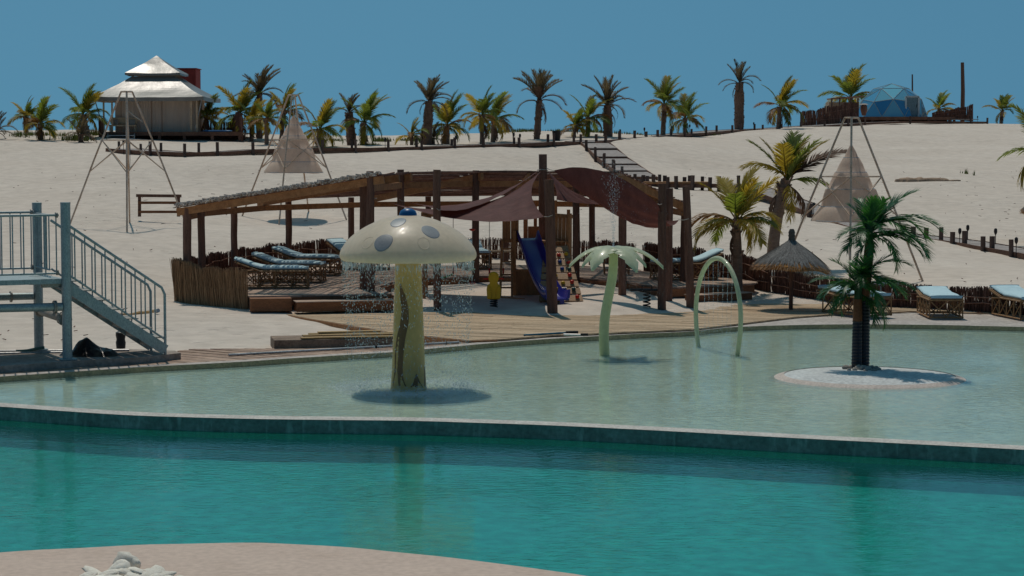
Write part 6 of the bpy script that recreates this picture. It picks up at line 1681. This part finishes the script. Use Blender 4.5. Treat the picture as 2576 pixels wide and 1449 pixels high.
MB().add([L3(u, v, z) for z in (dz_ - .09, dz_) for u, v in ((-2.7, .02), (-.02, .02), (-.02, 2.05), (-2.7, 2.05))], [(0, 3, 2, 1), (4, 5, 6, 7), (0, 1, 5, 4), (1, 2, 6, 5), (2, 3, 7, 6), (3, 0, 4, 7)]).build('deck_plate', GALV, sp_)
for v in (.12, 1.98):
    S('top_rail', L3(-2.7, v, 2.93), L3(-.1, v, 2.93), r=.024); S('bottom_rail', L3(-2.7, v, dz_ + .1), L3(-.1, v, dz_ + .1), r=.02)
    n = 13
    for i in range(n): S('baluster', L3(-2.6 + 2.45 * i / (n - 1), v, dz_ + .1), L3(-2.6 + 2.45 * i / (n - 1), v, 2.93), r=.013, seg=8)
    for zz in (2.93, dz_ + .12): S('clamp', L3(-.16, v, zz), L3(-.12, v, zz), r=.055, mt=RUSTG)
# gate rail on the back half of the stair side
S('top_rail', L3(-.05, 1.0, 2.9), L3(-.05, 2.0, 2.9), r=.022); S('bottom_rail', L3(-.05, 1.0, dz_ + .12), L3(-.05, 2.0, dz_ + .12), r=.018)
for i in range(6): S('baluster', L3(-.05, 1.02 + i * .19, dz_ + .12), L3(-.05, 1.02 + i * .19, 2.9), r=.013, seg=8)
# stairs
SLn = 1.93; run = SLn; z_top, z_bot = 1.66, .34
def sz(u): return z_top + (z_bot - z_top) * u / run
for v in (.10, 1.0):
    a, b = L3(-.35, v, sz(-.35) + .22), L3(run, v, sz(run) - .03)
    MB().bar(L3(-.08, v, sz(-.08) - .05), b, .06, .20).build('stringer', GALV, sp_)
    MB().bar(L3(-.45, v, z_top + .0), L3(-.02, v, z_top + .0), .06, .16).build('stringer', RUSTG, sp_)
    rz = 1.13
    S('handrail', L3(-.02, v, sz(-.02) + rz), L3(run - .06, v, sz(run - .06) + rz), L3(run, v, sz(run) + rz - .09), L3(run + .0, v, sz(run) + rz - .3), L3(run + .0, v, .22), r=.026)
    S('lower_rail', L3(-.02, v, sz(-.02) + .2), L3(run, v, sz(run) + .17), r=.02)
    n = 10
    for i in range(1, n): u = run * i / n; S('baluster', L3(u, v, sz(u) + .2), L3(u, v, sz(u) + rz - .02), r=.014, seg=8)
for i in range(7):
    u = run * (i + .2) / 7; z = sz(u) + .07
    MB().add([L3(a, v, zz) for zz in (z - .02, z) for a, v in ((u - .02, .13), (u + .26, .13), (u + .26, .97), (u - .02, .97))], [(0, 3, 2, 1), (4, 5, 6, 7), (0, 1, 5, 4), (1, 2, 6, 5), (2, 3, 7, 6), (3, 0, 4, 7)]).build('tread', RUSTG, sp_)
    MB().add([L3(u - .02, .13, z - .2), L3(u - .02, .97, z - .2), L3(u - .02, .97, z - .02), L3(u - .02, .13, z - .02), L3(u - .0, .13, z - .2), L3(u, .97, z - .2), L3(u, .97, z - .02), L3(u, .13, z - .02)], [(0, 3, 2, 1), (4, 5, 6, 7), (0, 1, 5, 4), (1, 2, 6, 5), (2, 3, 7, 6), (3, 0, 4, 7)]).build('riser', RUSTG, sp_)
# water pipes below the deck
def pipe(a, b, r, mt): return S('pipe', a, b, r=r, mt=mt, seg=16)
pipe(L3(-2.7, 0, 1.25), L3(-.09, 0, 1.22), .078, GALV)
for u in (-.24, -.21): S('flange', L3(u - .012, 0, 1.222), L3(u + .012, 0, 1.222), r=.12, mt=RUSTG, seg=16)
pipe(L3(-2.7, 2.1, 1.30), L3(-.1, 2.1, 1.28), .07, GALV); S('flange', L3(-.55, 2.1, 1.285), L3(-.52, 2.1, 1.285), r=.11, mt=RUSTG, seg=16)
pipe(L3(0, 2.02, 1.0), L3(0, .08, .97), .078, RUSTG); S('flange', L3(0, 1.98, 1.0), L3(0, 1.9, 1.0), r=.12, mt=RUSTG); S('flange', L3(0, .3, .975), L3(0, .1, .97), r=.13, mt=RUSTG)
# black tarpaulin heap
pb_ = at_z(222, 896, .22); TARP = mat('black_tarpaulin', (.012, .012, .014), (.007, .007, .008), .35, 6, bump=.02, bscale=9, spec=.5)
m = MB(); NX, NY = 44, 20
for j in range(NY + 1):
    for i in range(NX + 1):
        u, v = i / NX * 2 - 1, j / NY * 2 - 1; r = math.hypot(u, v)
        bx = .25 / (1 + math.exp((abs(u + .16) - .30) * 14)) * math.exp(-v * v / .35) + .10 * math.exp(-((u - .45) ** 2 / .2 + v * v / .4)) + .09 * math.exp(-((u + .8) ** 2 / .02 + v * v / .2))
        x = u * .62; y = v * .33; z = 1.15 * bx * (1 + .22 * mnoise.noise(V(u * 4, v * 3, 2))) + .03 * abs(mnoise.noise(V(u * 5, v * 7, 1))) + .01
        k = max(0, r - .75); m.v.append((pb_.x + x * (1 - .3 * k), pb_.y + y * (1 - .4 * k) + .15, .222 + z * max(0, 1 - k * 2)))
for j in range(NY):
    for i in range(NX): a = j * (NX + 1) + i; m.f.append((a, a + 1, a + NX + 2, a + NX + 1))
tag(m.build('tarpaulin', TARP, smooth=True), 'crumpled black tarpaulin heap on the slab under the steel stairs', 'tarpaulin')
bk = at_z(304, 874, .22); cnb = empty('black_bottle', bk, 'small black canister under the steel stairs', 'canister'); autosmooth(MB().lathe([(.09, -.02), (.1, .1), (.085, .16), (.1, .24), (.1, .3), (.04, .33)], 14, bk).build('body', BLACKP, cnb), 40)
for x0, y0, x1, y1, r, lb, mt in ((-120, 884, 325, 881, .022, 'long pale pipe lying on the slab behind the black tarpaulin', ALU), (-120, 890, 160, 886, .018, 'short pale pipe lying nearer the front on the slab', ALU), (575, 893, 1155, 861, .024, 'long grey pipe lying along the plank path beside the pool', ALU)):
    a, b = at_z(x0, y0, .25 if y0 < 891 else .125), at_z(x1, y1, .25 if y0 < 891 else .125); o = empty('loose_pipe', a, lb, 'pipe'); autosmooth(MB().tube([a, a.lerp(b, .5), b], r, 10).build('tube', mt, o), 50)
    if x0 > 500:
        for t in (.62, .94): q = a.lerp(b, t); autosmooth(MB().tube([q, q.lerp(b, .02)], .04, 10).build('coupling', BLACKP, o), 50)
HOSE = mat('green_hose_rubber', (.10, .19, .16), (.07, .14, .12), .5, 3); h = [at_z(x, y, z) for x, y, z in ((40, 884, .25), (70, 882, .26), (92, 877, .3), (112, 874, .32))]
o = empty('hose', h[0], 'grey green hose curling on the slab behind the steel post', 'hose'); autosmooth(MB().tube(spline([tuple(p) for p in h], 5), .03, 10).build('tube', HOSE, o), 50)
# concrete block with loose boards
a, b = at_z(690, 878, .09), at_z(1010, 872, .09)
blk = empty('concrete_block', a, 'low brown concrete block beside the plank path', 'block'); d = (b - a); L_ = d.length; d.normalize(); nn = V(-d.y, d.x, 0)
def quad_prism(p, q, w, z0, z1): 
    n = V(-(q - p).y, (q - p).x, 0).normalized() * w; return MB().prism([(p.x, p.y), (q.x, q.y), (q.x + n.x, q.y + n.y), (p.x + n.x, p.y + n.y)], z0, z1)
bevel(quad_prism(a, b, 1.0, -.1, .27).build('body', CONCB, blk), .015)
BOARD = mat('yellow_loose_board', (.46, .31, .14), (.35, .22, .09), .7, 2, (1, 5, 5), rnd=.15)
for i, (s0, w0, ln, z, rz, lb) in enumerate(((.55, .15, 1.9, .295, 3, 'bottom left'), (1.15, .1, 1.7, .297, -1, 'bottom right'), (.6, .35, 1.5, .325, 5, 'middle'), (1.0, .3, 1.6, .328, 1, 'upper right'), (.75, .55, 1.8, .332, -2, 'rear'), (.95, .62, 1.3, .362, 4, 'top'))):
    c = a + d * (s0 + ln / 2) + nn * w0; o = MB().box((c.x, c.y, z), (ln, .17, .027), math.atan2(d.y, d.x) + R(rz)).build('loose_board', BOARD)
    tag(o, 'loose yellow timber board, %s one of the pile on the concrete block' % lb, 'board', 'loose boards on the concrete block')
# pool brush on the deck edge
a, b = at_z(1318, 843, .17), at_z(1425, 837, .17); BR = mat('blue_pole_paint', (.02, .14, .22), None, .4, 3)
o = empty('pool_brush', a, 'blue handled pool brush lying on the deck edge near the palm fountain', 'pool brush'); MB().tube([a, b], .02, 8).build('handle', BR, o); MB().box((b.x + .12, b.y, .18), (.26, .1, .05), R(8)).build('brush_head', BLACKP, o)
a, b = at_z(1418, 842, .17), at_z(1470, 843, .17); o = empty('hand_tool', a, 'white and black hand tool lying beside the pool brush', 'tool'); MB().tube([a, b], .022, 8).build('handle', ALU, o); MB().box((b.x, b.y, .18), (.16, .07, .05), R(-5)).build('grip', BLACKP, o)
# sand bank and brown mat behind the stairs
a, b = at_z(255, 806, .28), at_z(395, 785, .28); o = empty('sand_pipe', a, 'ochre crust bank with a pale pipe end behind the stairs', 'sand bank')
MB().tube([(p[0], p[1], p[2] - .02) for p in spline([tuple(at_z(x, y, .24)) for x, y in ((250, 796), (300, 795), (350, 790), (395, 783))], 4)], .075, 8, wob=.2).build('crust', mat('ochre_crust', (.36, .22, .09), (.25, .15, .06), .95, 5, bump=.02), o)
MB().tube([at_z(392, 783, .3), at_z(398, 781, .33)], .05, 8).build('pipe_end', ALU, o)
